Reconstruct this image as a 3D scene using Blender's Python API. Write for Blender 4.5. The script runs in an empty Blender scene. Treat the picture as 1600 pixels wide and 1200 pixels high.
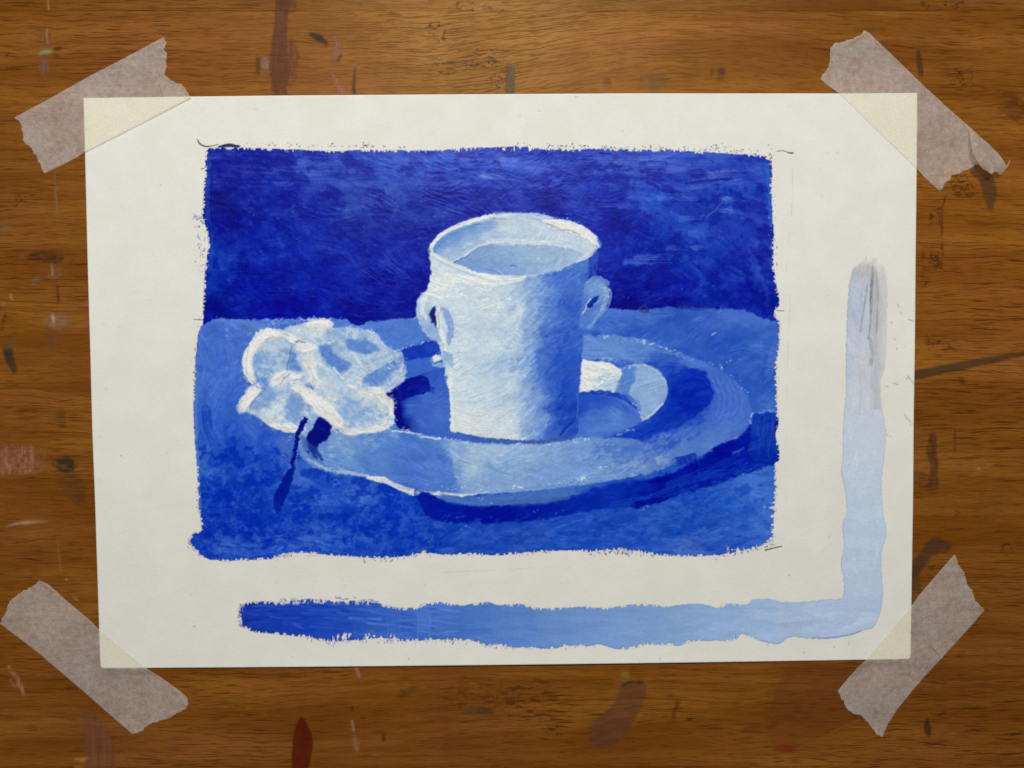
import bpy, math
import numpy as np

# ------------------------------------------------------------------ camera, world, light, exposure
PHOTO_W, PHOTO_H, FOCAL = 1600.0, 1200.0, 1200.0          # photograph size and focal length in its pixels
CAM_ROT = (-0.03879963, -0.00798394, -0.00830056)
CAM_LOC = (0.00077649, 0.0150096, 0.39219313 + 0.0007)
SHEET_W, SHEET_H = 0.42, 0.29058

scene = bpy.context.scene
C = scene.collection
cam_data = bpy.data.cameras.new('camera')
cam_data.sensor_fit = 'HORIZONTAL'
cam_data.sensor_width = 36.0
cam_data.lens = 36.0 * FOCAL / PHOTO_W
cam_data.clip_start = 0.01
cam_data.clip_end = 50.0
cam = bpy.data.objects.new('camera', cam_data)
cam.rotation_mode = 'XYZ'
cam.location = CAM_LOC
cam.rotation_euler = CAM_ROT
C.objects.link(cam)
scene.camera = cam

world = bpy.data.worlds.new('World')
scene.world = world
world.use_nodes = True
bg = world.node_tree.nodes['Background']
bg.inputs[0].default_value = (1.0, 0.97, 0.92, 1.0)
AMBIENT = 0.11
bg.inputs[1].default_value = AMBIENT

LAMP_LOC = (-0.03, 0.64, 1.15)
LAMP_POWER = 15.0
lamp_data = bpy.data.lights.new('ceiling_lamp', 'AREA')
lamp_data.shape = 'RECTANGLE'
lamp_data.size, lamp_data.size_y = 0.42, 0.16
lamp_data.energy = LAMP_POWER
lamp_data.color = (1.0, 0.985, 0.95)
lamp = bpy.data.objects.new('ceiling_lamp', lamp_data)
lamp.location = LAMP_LOC
lamp.rotation_euler = (-math.atan2(LAMP_LOC[1], LAMP_LOC[2]), 0.0, 0.0)
C.objects.link(lamp)

scene.view_settings.view_transform = 'Standard'
scene.view_settings.look = 'None'
scene.view_settings.exposure = 0.0
scene.view_settings.gamma = 1.0
scene.view_settings.use_curve_mapping = False
scene.render.engine = 'CYCLES'
scene.cycles.transparent_max_bounces = 24
scene.cycles.max_bounces = 8

# @@PAINT-BEGIN
# ------------------------------------------------------------------ plain maths: noise, outlines, brush strokes
TABLES = [np.random.RandomState(k).rand(256, 256).astype(np.float32) for k in range(31)]


def lattice(X, Y, seed):
    T = TABLES[seed % 31]
    X = X + (seed * 37) % 211; Y = Y + (seed * 53) % 197
    xi = np.floor(X); yi = np.floor(Y)
    fx = (X - xi).astype(np.float32); fy = (Y - yi).astype(np.float32)
    fx = fx * fx * (3 - 2 * fx); fy = fy * fy * (3 - 2 * fy)
    xi = xi.astype(np.int64); yi = yi.astype(np.int64)
    x0 = xi & 255; x1 = (xi + 1) & 255; y0 = yi & 255; y1 = (yi + 1) & 255
    return (T[y0, x0] * (1 - fx) + T[y0, x1] * fx) * (1 - fy) + (T[y1, x0] * (1 - fx) + T[y1, x1] * fx) * fy


def fractal(X, Y, sx, sy, seed, octv=3, gain=0.55):
    s = 0.0; a = 1.0; t = 0.0
    for k in range(octv):
        s = s + a * lattice(X / sx * 2 ** k + 17.3 * k, Y / sy * 2 ** k + 9.1 * k, seed + k)
        t += a; a *= gain
    return s / t


def sstep(a, b, x):
    t = np.clip((x - a) / (b - a), 0, 1)
    return t * t * (3 - 2 * t)


def catmull(pts, closed=False, step=3.0):
    P = [np.array(p, float) for p in pts]
    n = len(P); out = []
    for i in range(n if closed else n - 1):
        if closed:
            a, b, c, d = P[i - 1], P[i], P[(i + 1) % n], P[(i + 2) % n]
        else:
            a, b, c, d = P[max(i - 1, 0)], P[i], P[i + 1], P[min(i + 2, n - 1)]
        m = max(1, int(np.linalg.norm((c - b)[:2]) / step))
        for k in range(m):
            t = k / m
            out.append(0.5 * (2 * b + (c - a) * t + (2 * a - 5 * b + 4 * c - d) * t * t + (3 * b - a - 3 * c + d) * t ** 3))
    if not closed:
        out.append(P[-1])
    return np.array(out)


def inside(X, Y, pts):
    m = np.zeros(X.shape, bool)
    n = len(pts)
    for i in range(n):
        x0, y0 = pts[i]; x1, y1 = pts[(i + 1) % n]
        if y0 == y1:
            continue
        c = (y0 > Y) != (y1 > Y)
        m ^= c & (X < (x1 - x0) * (Y - y0) / (y1 - y0) + x0)
    return m


def blur(a, r):
    if r <= 0:
        return a
    k = np.exp(-0.5 * (np.arange(-int(3 * r + 1), int(3 * r + 2)) / r) ** 2); k /= k.sum()
    h = len(k) // 2
    p = np.pad(a, ((h, h), (0, 0)), mode='edge')
    b = sum(k[i] * p[i:i + a.shape[0]] for i in range(len(k)))
    p = np.pad(b, ((0, 0), (h, h)), mode='edge')
    return sum(k[i] * p[:, i:i + a.shape[1]] for i in range(len(k)))


class Canvas:
    """A patch of paint: observed colour (0-255), cover (0-1), relief (mm) and the painted thing each spot belongs to."""
    def __init__(s, x0, y0, x1, y1, seed=1):
        s.x0, s.y0 = x0, y0
        s.w, s.h = int(x1 - x0) + 1, int(y1 - y0) + 1
        s.Y, s.X = np.mgrid[y0:y1 + 1, x0:x1 + 1].astype(np.float32)
        s.col = np.zeros((s.h, s.w, 3), np.float32)
        s.cov = np.zeros((s.h, s.w), np.float32)
        s.hgt = np.zeros((s.h, s.w), np.float32)
        s.rid = np.zeros((s.h, s.w), np.int32)
        s.seed = seed
        s.rs = np.random.RandomState(seed)

    def ns(s):
        s.seed += 7
        return s.seed

    def mask(s, pts, rough=1.2, soft=0.7, closed=True, scale=5.0, curve=True):
        p = catmull(pts, True) if curve else np.array(pts, float)
        k = s.ns()
        xs, ys = p[:, 0], p[:, 1]
        bx0 = max(int(xs.min() - s.x0 - 12), 0); bx1 = min(int(xs.max() - s.x0 + 13), s.w)
        by0 = max(int(ys.min() - s.y0 - 12), 0); by1 = min(int(ys.max() - s.y0 + 13), s.h)
        out = np.zeros((s.h, s.w), np.float32)
        if bx1 <= bx0 or by1 <= by0:
            return out
        X = s.X[by0:by1, bx0:bx1]; Y = s.Y[by0:by1, bx0:bx1]
        dx = (fractal(X, Y, scale, scale, k, 3, 0.7) - 0.5) * 4 * rough
        dy = (fractal(X, Y, scale, scale, k + 3, 3, 0.7) - 0.5) * 4 * rough
        out[by0:by1, bx0:bx1] = blur(inside(X + dx, Y + dy, p).astype(np.float32), soft)
        return out

    def field(s, ctrl, power=2.6, jit=0.0):
        """Smooth colour field through control points (x, y, (r, g, b)); evaluated where it is laid."""
        k = s.ns()
        def ev(sl):
            X, Y = s.X[sl], s.Y[sl]
            W = np.zeros(X.shape, np.float32); A = np.zeros(X.shape + (3,), np.float32)
            if jit:
                X, Y = X + (fractal(X, Y, 26, 20, k) - 0.5) * jit, Y + (fractal(X, Y, 26, 20, k + 5) - 0.5) * jit
            for x, y, c in ctrl:
                w = ((X - x) ** 2 + (Y - y) ** 2 + 30.0) ** np.float32(-power / 2)
                W += w; A += w[..., None] * np.array(c, np.float32)
            return A / W[..., None]
        return ev

    def lay(s, m, col, h=0.05, rid=None, cover=True):
        r = np.nonzero(m.any(1))[0]; q = np.nonzero(m.any(0))[0]
        if len(r) == 0:
            return
        sl = (slice(r[0], r[-1] + 1), slice(q[0], q[-1] + 1))
        m = m[sl]
        col = col(sl) if callable(col) else np.asarray(col, np.float32)
        if col.ndim == 3 and col.shape[:2] != m.shape:
            col = col[sl]
        fresh = (s.cov[sl] < 0.01)[..., None]
        s.col[sl] = np.where(fresh, col, s.col[sl] * (1 - m[..., None]) + col * m[..., None])
        if cover:
            s.cov[sl] = np.maximum(s.cov[sl], m)
        s.hgt[sl] = s.hgt[sl] * (1 - 0.5 * m) + m * h
        if rid is not None:
            s.rid[sl][m > 0.5] = rid

    def stroke(s, pts, w, col, op=0.9, dry=0.2, h=0.06, rid=None, clip=None, taper=0.4, bristle=1.1, cover=False, jit=8, curve=True):
        p = catmull(pts, False, 4.0) if (curve and len(pts) > 2) else np.array(pts, float)
        wd = np.atleast_1d(np.array(w, float))
        seg = np.r_[0, np.cumsum(np.hypot(*np.diff(p[:, :2], axis=0).T))]
        L = max(seg[-1], 1e-3)
        ws = np.interp(seg / L, np.linspace(0, 1, len(wd)), wd) / 2
        pad = wd.max() / 2 + 3
        bx0 = max(int(p[:, 0].min() - s.x0 - pad), 0); bx1 = min(int(p[:, 0].max() - s.x0 + pad + 2), s.w)
        by0 = max(int(p[:, 1].min() - s.y0 - pad), 0); by1 = min(int(p[:, 1].max() - s.y0 + pad + 2), s.h)
        if bx1 - bx0 < 1 or by1 - by0 < 1:
            return
        X = s.X[by0:by1, bx0:bx1]; Y = s.Y[by0:by1, bx0:bx1]
        best = np.full(X.shape, 1e9, np.float32); S = np.zeros(X.shape, np.float32); T = np.zeros(X.shape, np.float32); Wd = np.ones(X.shape, np.float32)
        for i in range(len(p) - 1):
            ax, ay = p[i, :2]; bx, by = p[i + 1, :2]
            ux, uy = bx - ax, by - ay; l2 = ux * ux + uy * uy
            if l2 < 1e-9:
                continue
            t = np.clip(((X - ax) * ux + (Y - ay) * uy) / l2, 0, 1)
            ex = X - ax - t * ux; ey = Y - ay - t * uy
            d = np.hypot(ex, ey)
            m = d < best
            best[m] = d[m]
            S[m] = (seg[i] + t * math.sqrt(l2))[m]
            T[m] = (np.sign(ex * uy - ey * ux) * d)[m]
            Wd[m] = (ws[i] * (1 - t) + ws[i + 1] * t)[m]
        k = s.ns()
        u = np.abs(T) / np.maximum(Wd, 0.3)
        rag = (lattice(S / 3.5, T / 1.6, k + 1) - 0.5)
        endfade = np.minimum(S, L - S) / (taper * Wd.max() + 1e-3)
        edge = np.clip((1.0 + 0.28 * rag - u) * np.maximum(Wd, 1.0) * 0.8 + 0.35, 0, 1)
        streak = lattice(S / 22.0, T / bristle, k + 2) * 0.65 + lattice(S / 7.0, T / bristle, k + 3) * 0.35
        dd = dry * (0.55 + 0.75 * S / L)
        a = edge * sstep(dd - 0.13, dd + 0.13, streak + 0.02) if dry > 0 else edge
        a = a * np.clip(endfade + 0.35 + rag * 0.8, 0, 1) * op
        if clip is not None:
            a = a * clip[by0:by1, bx0:bx1]
        c = np.array(col, np.float32) + (streak - 0.5)[..., None] * 2 * jit
        sl = (slice(by0, by1), slice(bx0, bx1))
        A = a[..., None]
        new = s.col[sl] * (1 - A) + c * A
        if cover:
            new = np.where((s.cov[sl] < 0.01)[..., None], c, new)
        s.col[sl] = new
        ridge = 0.55 + 0.9 * (streak - 0.35) + 0.35 * sstep(0.55, 0.95, u)
        s.hgt[sl] = s.hgt[sl] * (1 - 0.55 * a) + a * h * ridge
        if cover:
            s.cov[sl] = np.maximum(s.cov[sl], np.clip(a / max(op, 0.01), 0, 1) * float(cover))
        if rid is not None:
            q = s.rid[sl]; q[a > 0.5] = rid

    def dabs(s, clip, n, ln, wd, ang, op=0.5, jit=10, dry=0.25, h=0.03, box=None, col=None, field=None, spread=0.5, rid=None, bend=0.15, shift=(0, 0, 0)):
        """Many short strokes inside a mask, each taking the colour that lies under its middle (or from a field)."""
        ys, xs = np.nonzero(clip > 0.5)
        if len(xs) == 0:
            return
        src = s.col.copy() if field is None else field
        for _ in range(n):
            i = s.rs.randint(len(xs)); x, y = xs[i] + s.x0, ys[i] + s.y0
            a = (ang(x, y) if callable(ang) else ang) + s.rs.randn() * spread
            l = ln * (0.5 + s.rs.rand()); dx, dy = math.cos(a) * l / 2, math.sin(a) * l / 2
            b = s.rs.randn() * bend * l
            c = src[ys[i], xs[i]] + s.rs.randn() * jit * np.array((1.0, 1.0, 0.8)) + np.array(shift) if col is None else np.array(col) + s.rs.randn() * jit
            s.stroke([(x - dx, y - dy), (x - dy / l * b, y + dx / l * b), (x + dx, y + dy)], wd * (0.6 + 0.8 * s.rs.rand()), c,
                     op=op * (0.6 + 0.4 * s.rs.rand()), dry=dry, h=h * (0.5 + s.rs.rand()), clip=clip, jit=jit * 0.7, rid=rid, curve=False)

    def scumble(s, clip, col, dens, sx, sy, op=0.7, h=0.03, ang=0.0, oct=3, sharp=0.10, soft=5.0):
        """Broken dry colour dragged over the tooth of the layer below."""
        k = s.ns()
        clip = np.asarray(clip, np.float32)
        r = np.nonzero(clip.any(1))[0]; q = np.nonzero(clip.any(0))[0]
        if len(r) == 0:
            return
        sl = (slice(max(r[0] - 12, 0), r[-1] + 13), slice(max(q[0] - 12, 0), q[-1] + 13))
        hard = clip[sl]
        clip = np.clip(blur(hard, soft), 0, 1)
        X, Y = s.X[sl], s.Y[sl]
        ca, sa = math.cos(ang), math.sin(ang)
        U = X * ca + Y * sa; V = -X * sa + Y * ca
        n = fractal(U, V, sx, sy, k, oct, 0.75)
        qq = np.quantile(n[::3, ::3], np.linspace(0, 1, 65))
        dens = np.broadcast_to(np.asarray(dens, np.float32), s.X.shape)[sl] * clip
        th = np.interp(1 - np.clip(dens, 0, 1), np.linspace(0, 1, 65), qq)
        a = sstep(th - sharp, th + sharp, n) * sstep(0.0, 0.25, dens) * clip * op * (s.cov[sl] > 0.02)
        A = a[..., None]
        s.col[sl] = s.col[sl] * (1 - A) + np.array(col, np.float32) * A
        s.hgt[sl] = s.hgt[sl] * (1 - 0.3 * a) + a * h

    def specks(s, pts, col, r=(0.6, 1.9), h=0.12, op=0.8, rid=None):
        for x, y in pts:
            l = s.rs.uniform(*r); a = s.rs.uniform(-0.8, 0.8)
            s.stroke([(x - l * math.cos(a), y - l * math.sin(a)), (x + l * math.cos(a), y + l * math.sin(a))], s.rs.uniform(1.0, 2.2), col, op=op * s.rs.uniform(0.5, 1.0), dry=0, h=h, taper=0.2, jit=4, rid=rid)

    def along(s, pts, n, col, off=1.6, **kw):
        p = catmull(pts, False, 2.0)
        idx = s.rs.randint(0, len(p), n)
        s.specks([(p[i, 0] + s.rs.randn() * off, p[i, 1] + s.rs.randn() * off) for i in idx], col, **kw)

    def fray(s, a1, s1, a2, s2):
        """Ragged, slightly dragged edges between neighbouring colours."""
        k = s.ns()
        amt = 0.35 + 1.3 * sstep(0.3, 0.75, fractal(s.X, s.Y, 40, 40, k, 2))
        dx = ((fractal(s.X, s.Y, s1, s1, k + 1, 2) - 0.5) * 2 * a1 + (lattice(s.X / s2, s.Y / s2, k + 2) - 0.5) * 2 * a2) * amt
        dy = ((fractal(s.X, s.Y, s1, s1, k + 4, 2) - 0.5) * 2 * a1 + (lattice(s.X / s2, s.Y / s2, k + 5) - 0.5) * 2 * a2) * amt
        gx = np.clip(s.X - s.x0 + dx, 0, s.w - 1.001); gy = np.clip(s.Y - s.y0 + dy, 0, s.h - 1.001)
        ix = gx.astype(int); iy = gy.astype(int); fx = (gx - ix).astype(np.float32); fy = (gy - iy).astype(np.float32)
        def take(a):
            e = (Ellipsis, None) if a.ndim == 3 else Ellipsis
            u, v = fx[e], fy[e]
            return (a[iy, ix] * (1 - u) + a[iy, ix + 1] * u) * (1 - v) + (a[iy + 1, ix] * (1 - u) + a[iy + 1, ix + 1] * u) * v
        live = s.cov > 0.01
        c2 = take(s.col); ok = take(live.astype(np.float32)) > 0.99
        s.col = np.where(ok[..., None], c2, s.col)
        s.hgt = take(s.hgt)
        s.rid = np.where(ok, s.rid[np.round(gy).astype(int), np.round(gx).astype(int)], s.rid)

    def bristles(s, ang, h, tone):
        """Fine parallel bristle lines in patches, each patch with its own slant."""
        k = s.ns()
        H = np.zeros_like(s.hgt)
        st = math.pi / 10
        jit = (fractal(s.X, s.Y, 70, 50, k + 31, 2) - 0.5) * 2.4
        idx = np.mod(np.round((ang + jit) / st), 10).astype(int)
        w = sstep(0.40, 0.62, fractal(s.X, s.Y, 34, 24, k + 5, 2))
        for j in range(10):
            a = j * st
            m = blur((idx == j).astype(np.float32), 1.5)
            if m.max() < 0.05:
                continue
            U = s.X * math.cos(a) + s.Y * math.sin(a); V = -s.X * math.sin(a) + s.Y * math.cos(a)
            n = (lattice(U / 34.0, V / 1.6, k + 11 + j) - 0.5) + 0.7 * (lattice(U / 20.0, V / 3.3, k + 17 + j) - 0.5)
            H = H + n * m * w
        s.hgt = s.hgt + h * H
        s.col = np.clip(s.col * (1 + tone * H)[..., None] + (10 * np.maximum(H, 0))[..., None], 0, 255)

    def knock(s, m):
        s.cov = s.cov * (1 - m)


BACKDROP, CLOTH_TABLE, PLATE, NAPKIN, CUP, SPOON = 1, 2, 3, 4, 5, 6

OUTER = [(323, 236), (340, 231), (375, 231), (420, 233), (470, 234), (500, 236), (560, 235), (600, 235), (650, 235), (690, 235), (720, 232), (780, 230),
         (812, 229), (850, 233), (900, 234), (930, 233), (1000, 234), (1050, 235), (1100, 238), (1150, 241), (1190, 243), (1200, 248), (1206, 258), (1205, 300),
         (1207, 340), (1209, 370), (1208, 400), (1210, 430), (1217, 465), (1216, 479), (1209, 485), (1214, 495), (1218, 506), (1217, 540), (1214, 560), (1212, 575),
         (1213, 600), (1214, 640), (1216, 660), (1212, 680), (1216, 700), (1217, 718), (1210, 724), (1212, 750), (1210, 790), (1208, 820), (1205, 842), (1180, 855), (1140, 864),
         (1100, 868), (1060, 869), (1020, 866), (985, 860), (950, 859), (920, 862), (900, 860), (850, 861), (800, 865), (780, 868), (740, 866), (690, 866), (660, 863),
         (640, 868), (600, 871), (560, 870), (500, 866), (470, 863), (440, 865), (428, 872), (400, 874), (350, 876), (322, 872), (306, 858), (297, 845), (302, 833),
         (315, 828), (312, 800), (309, 750), (306, 700), (303, 660), (303, 620), (306, 560), (311, 520), (318, 500), (318, 480), (320, 430), (324, 400), (326, 380), (321, 350), (316, 335), (318, 315),
         (319, 290), (321, 260)]


def paint_picture():
    c = Canvas(288, 206, 1252, 892, 11)
    outer = c.mask(OUTER, rough=0.9, soft=0.6, scale=4)
    full = (outer > 0.02).astype(np.float32)
    # ---- dark backdrop
    bd = c.mask([(280, 200), (1240, 200), (1240, 481), (1150, 482), (1120, 482), (1060, 479), (1000, 484), (985, 485), (955, 481), (900, 480), (690, 490), (650, 497), (600, 500), (560, 502), (548, 500), (520, 497), (470, 498),
                 (420, 499), (380, 498), (340, 497), (280, 496)], rough=1.3, scale=6)
    D = [(340, 250, (24, 40, 158)), (350, 280, (18, 22, 138)), (345, 320, (20, 20, 128)), (400, 260, (22, 34, 152)), (360, 350, (16, 24, 150)), (440, 300, (16, 34, 160)), (330, 400, (22, 60, 180)),
         (480, 255, (34, 58, 172)), (480, 330, (18, 34, 156)), (430, 370, (14, 42, 172)), (420, 410, (14, 44, 180)), (540, 270, (38, 62, 178)), (560, 310, (48, 76, 178)), (560, 350, (30, 50, 160)), (600, 260, (42, 72, 192)), (610, 310, (44, 70, 176)),
         (640, 350, (28, 50, 164)), (700, 250, (40, 70, 198)), (690, 300, (34, 52, 170)), (760, 260, (44, 76, 202)), (800, 250, (48, 82, 206)), (840, 270, (38, 66, 196)), (780, 310, (24, 36, 156)), (860, 305, (24, 30, 150)),
         (900, 260, (36, 60, 184)), (960, 250, (44, 72, 190)), (1000, 260, (46, 68, 182)), (1050, 260, (42, 66, 186)), (1100, 270, (40, 72, 192)), (1150, 260, (40, 62, 182)), (1190, 270, (38, 62, 180)),
         (950, 310, (26, 44, 172)), (1020, 310, (32, 72, 192)), (1080, 320, (34, 58, 176)), (1140, 310, (36, 84, 200)), (1180, 330, (36, 54, 172)), (960, 345, (20, 32, 156)), (1000, 370, (20, 50, 180)), (1060, 390, (30, 76, 196)),
         (1120, 360, (28, 54, 178)), (1180, 390, (38, 58, 176)), (1000, 410, (12, 30, 160)), (1050, 420, (16, 44, 172)), (1100, 400, (32, 70, 192)), (1150, 420, (24, 52, 176)), (1195, 430, (34, 62, 180)),
         (960, 440, (14, 22, 158)), (1010, 450, (10, 20, 152)), (1060, 450, (8, 20, 156)), (1110, 445, (22, 58, 184)), (1160, 455, (14, 26, 156)), (1200, 465, (20, 34, 156)), (980, 472, (8, 8, 138)), (1050, 475, (12, 14, 142)),
         (330, 440, (16, 56, 178)), (340, 470, (16, 20, 140)), (400, 440, (8, 20, 158)), (450, 470, (6, 14, 154)), (520, 440, (12, 24, 160)), (560, 460, (22, 40, 168)), (600, 440, (14, 26, 158)), (640, 460, (14, 30, 160)), (660, 420, (10, 16, 150)),
         (480, 400, (14, 36, 170)), (540, 400, (20, 36, 166)), (600, 390, (20, 36, 162)), (650, 390, (14, 28, 160)), (420, 490, (8, 24, 166)), (500, 488, (8, 18, 158)), (545, 485, (6, 8, 138)), (620, 490, (12, 18, 150))]
    base = c.field(D, 2.4, jit=26)(np.s_[:, :])
    n = fractal(c.X, c.Y, 34, 24, 301, 5, 0.7) - 0.5
    base = base + n[..., None] * np.array((40, 62, 62), np.float32)
    c.lay(bd * full, base, 0.05, BACKDROP)
    bdm = bd * full
    upper = bdm * (c.Y < 300); lower = bdm * (c.Y >= 300)
    c.dabs(bdm, 800, 20, 8, lambda x, y: 0.0 if y < 300 else (0.6 if x < 660 else 0.25), op=0.42, jit=9, spread=0.9, h=0.045)
    c.dabs(lower, 500, 10, 5, 0.5, op=0.4, jit=13, spread=1.2, h=0.04)
    c.dabs(upper, 240, 66, 6, 0.03, op=0.5, jit=14, dry=0.42, spread=0.05, bend=0.03, h=0.05, shift=(10, 16, 16))
    c.scumble(bdm, (62, 96, 205), 0.26, 24, 16, op=0.22, oct=5)
    c.scumble(bdm, (8, 8, 132), 0.3, 30, 20, op=0.42, oct=4, ang=0.5)
    c.scumble(upper, (84, 116, 214), 0.12, 50, 2.2, op=0.5, ang=0.02)
    c.scumble(bdm, (70, 105, 210), 0.10, 4, 2.5, op=0.35)
    for x, y, l, cc in [(800, 252, 40, (100, 132, 224)), (770, 274, 40, (104, 138, 226)), (850, 263, 60, (80, 112, 216)), (720, 248, 60, (84, 116, 216)), (650, 250, 70, (80, 112, 214)), (510, 252, 90, (70, 100, 206)), (560, 290, 60, (64, 96, 200)),
                        (450, 292, 40, (60, 96, 200)), (335, 250, 30, (60, 100, 200)), (1080, 262, 80, (80, 112, 216)), (1030, 244, 60, (74, 106, 210)), (1150, 268, 90, (84, 118, 216)), (1120, 286, 80, (90, 124, 218)), (1060, 305, 60, (70, 112, 214)),
                        (1010, 306, 60, (66, 106, 212)), (1140, 312, 26, (84, 130, 222)), (1138, 326, 22, (90, 136, 222)), (1075, 338, 30, (64, 110, 214)), (990, 322, 50, (60, 96, 206)), (1020, 405, 60, (86, 124, 226)), (1000, 411, 50, (80, 116, 222)),
                        (1060, 390, 40, (70, 112, 214)), (1095, 388, 24, (80, 124, 220)), (1090, 366, 30, (70, 112, 216))]:
        for k in range(3):
            dy = c.rs.randn() * 3; sl = -0.12 if x > 1000 and y < 300 else 0.02
            c.stroke([(x - l / 2, y + dy - sl * l / 2), (x + l / 2, y + dy + sl * l / 2)], 6 + 3 * c.rs.rand(), cc, op=0.3, dry=0.55, h=0.06, clip=bdm, jit=14)
    # stroke edges with thick lips, top-left and right
    c.stroke([(331, 258), (330, 300), (330, 335), (340, 352), (352, 360), (356, 372)], 4, (10, 14, 120), op=0.4, dry=0.3, h=0.16, clip=bdm)
    c.stroke([(327, 250), (324, 300), (325, 340), (330, 380), (328, 420)], 8, (40, 84, 196), op=0.5, dry=0.4, h=0.03, clip=bdm)
    c.stroke([(332, 252), (365, 252), (420, 256)], 3, (16, 18, 120), op=0.35, dry=0.4, h=0.08, clip=bdm)
    c.stroke([(1190, 255), (1196, 275), (1200, 330)], 6, (34, 78, 200), op=0.7, h=0.12, clip=bdm)
    c.stroke([(1198, 255), (1203, 300), (1204, 350)], 7, (52, 96, 206), op=0.7, h=0.08, clip=bdm)
    c.stroke([(1104, 341), (1118, 328), (1130, 317)], 3, (52, 92, 204), op=0.6, dry=0.2, h=0.26, clip=bdm)
    c.stroke([(1102, 339), (1116, 327), (1127, 316)], 2, (14, 20, 120), op=0.8, dry=0, h=0.05, clip=bdm)
    c.stroke([(1070, 287), (1115, 281), (1146, 281)], 2.5, (18, 24, 140), op=0.7, h=0.05, clip=bdm)
    for k in range(7):
        x = 1000 + k * 11 + c.rs.randn() * 3; y = 458 + c.rs.randn() * 5
        c.stroke([(x, y), (x + 10, y + 6), (x + 24, y + 2), (x + 30, y - 8)], 2.0, (36, 60, 190), op=0.35, dry=0.4, h=0.18, clip=bdm)
    c.specks([(424, 272), (420, 276), (428, 268), (384, 328), (390, 332), (396, 336), (408, 394), (412, 398), (456, 326), (458, 332), (596, 311), (590, 330), (658, 316), (664, 314), (1096, 446), (1066, 452), (1114, 447), (982, 467), (975, 466), (1160, 340), (1130, 375), (440, 280)], (122, 140, 205), h=0.26, op=0.6)
    for k in range(120):
        x, y = c.rs.uniform(330, 1200), c.rs.uniform(245, 478)
        c.stroke([(x, y), (x + c.rs.uniform(3, 9), y + c.rs.randn() * 3)], 1.8, (60, 84, 190) if k % 2 else (8, 8, 108), op=0.5, dry=0, h=0.16, clip=bdm)
    # ---- cloth-covered table below
    tb = np.clip(full - bd, 0, 1)
    T = [(320, 510, (72, 112, 208)), (400, 505, (84, 124, 212)), (340, 560, (62, 104, 206)), (310, 600, (72, 114, 208)), (360, 600, (58, 100, 204)), (330, 660, (50, 92, 200)), (400, 660, (52, 94, 200)), (315, 720, (50, 96, 196)),
         (360, 710, (18, 60, 184)), (420, 700, (34, 78, 196)), (450, 690, (64, 104, 200)), (340, 770, (14, 50, 176)), (400, 760, (16, 54, 180)), (440, 740, (40, 84, 196)), (480, 740, (56, 98, 202)), (520, 760, (36, 80, 196)), (330, 830, (16, 48, 168)), (315, 850, (30, 66, 180)),
         (400, 820, (16, 50, 176)), (360, 862, (36, 76, 188)), (460, 800, (24, 64, 184)), (480, 850, (40, 80, 190)), (540, 800, (22, 64, 186)), (560, 770, (56, 100, 206)), (580, 845, (30, 70, 184)), (620, 800, (16, 56, 188)), (620, 850, (26, 64, 182)),
         (680, 830, (30, 70, 182)), (740, 845, (34, 74, 184)), (820, 840, (34, 72, 180)), (900, 830, (32, 76, 188)), (960, 820, (34, 76, 184)), (1000, 845, (40, 84, 192)), (1060, 820, (36, 80, 190)), (1100, 780, (38, 84, 194)), (1120, 840, (40, 82, 190)),
         (1160, 790, (44, 92, 200)), (1190, 760, (58, 106, 208)), (1190, 820, (58, 104, 204)), (1070, 860, (58, 96, 190)), (950, 500, (62, 108, 208)), (1000, 500, (62, 104, 202)), (1060, 500, (46, 88, 192)), (1130, 500, (58, 98, 200)), (1190, 500, (62, 104, 202)), (1200, 540, (52, 94, 194)),
         (1100, 540, (44, 84, 194)), (1150, 540, (44, 86, 194)), (1000, 520, (46, 88, 196)), (1180, 580, (50, 92, 194)), (1140, 570, (46, 88, 196)), (1195, 600, (44, 86, 192)), (1200, 630, (58, 100, 196)), (620, 520, (74, 116, 212)), (560, 510, (80, 122, 212))]
    base = c.field(T, 2.6, jit=24)(np.s_[:, :])
    n = fractal(c.X, c.Y, 26, 20, 401, 5, 0.7) - 0.5
    base = base + n[..., None] * np.array((26, 34, 26), np.float32)
    c.lay(tb, base, 0.05, CLOTH_TABLE)
    c.dabs(tb * (c.Y < 700) * (c.X < 480), 90, 70, 10, 1.62, op=0.4, jit=6, spread=0.12, bend=0.04, h=0.05, dry=0.35)
    c.dabs(tb * (c.Y > 660), 560, 24, 9, lambda x, y: 1.2 if x < 520 else -0.1, op=0.42, jit=10, spread=0.7, h=0.04)
    c.dabs(tb * (c.X > 920) * (c.Y < 680), 200, 28, 11, -0.5, op=0.45, jit=6, spread=0.8, h=0.04)
    low = tb * (c.Y > 690)
    c.scumble(low * (c.X < 700), (70, 112, 208), 0.24, 11, 10, op=0.42, oct=5, ang=0.4)
    c.scumble(low * (c.X < 700), (8, 40, 172), 0.3, 15, 13, op=0.6, oct=4)
    c.scumble(low * (c.X >= 640), (66, 106, 202), 0.28, 18, 6, op=0.4, oct=4, ang=-0.1)
    c.scumble(low * (c.X >= 640), (14, 52, 172), 0.22, 22, 9, op=0.4, oct=4, ang=-0.1)
    c.scumble(tb * (c.Y < 690), (38, 80, 194), 0.18, 24, 14, op=0.4, oct=4)
    for k in range(14):                                                      # drips of lighter paint along the bottom, pale left border
        x = c.rs.uniform(330, 560); y = c.rs.uniform(838, 858)
        c.stroke([(x, y), (x + c.rs.uniform(10, 30), y + c.rs.randn() * 2)], c.rs.uniform(6, 12), (62, 102, 202), op=0.5, dry=0.4, h=0.08, clip=tb)
    c.stroke([(340, 858), (400, 864), (440, 855)], 9, (66, 106, 202), op=0.5, dry=0.35, clip=tb)
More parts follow.
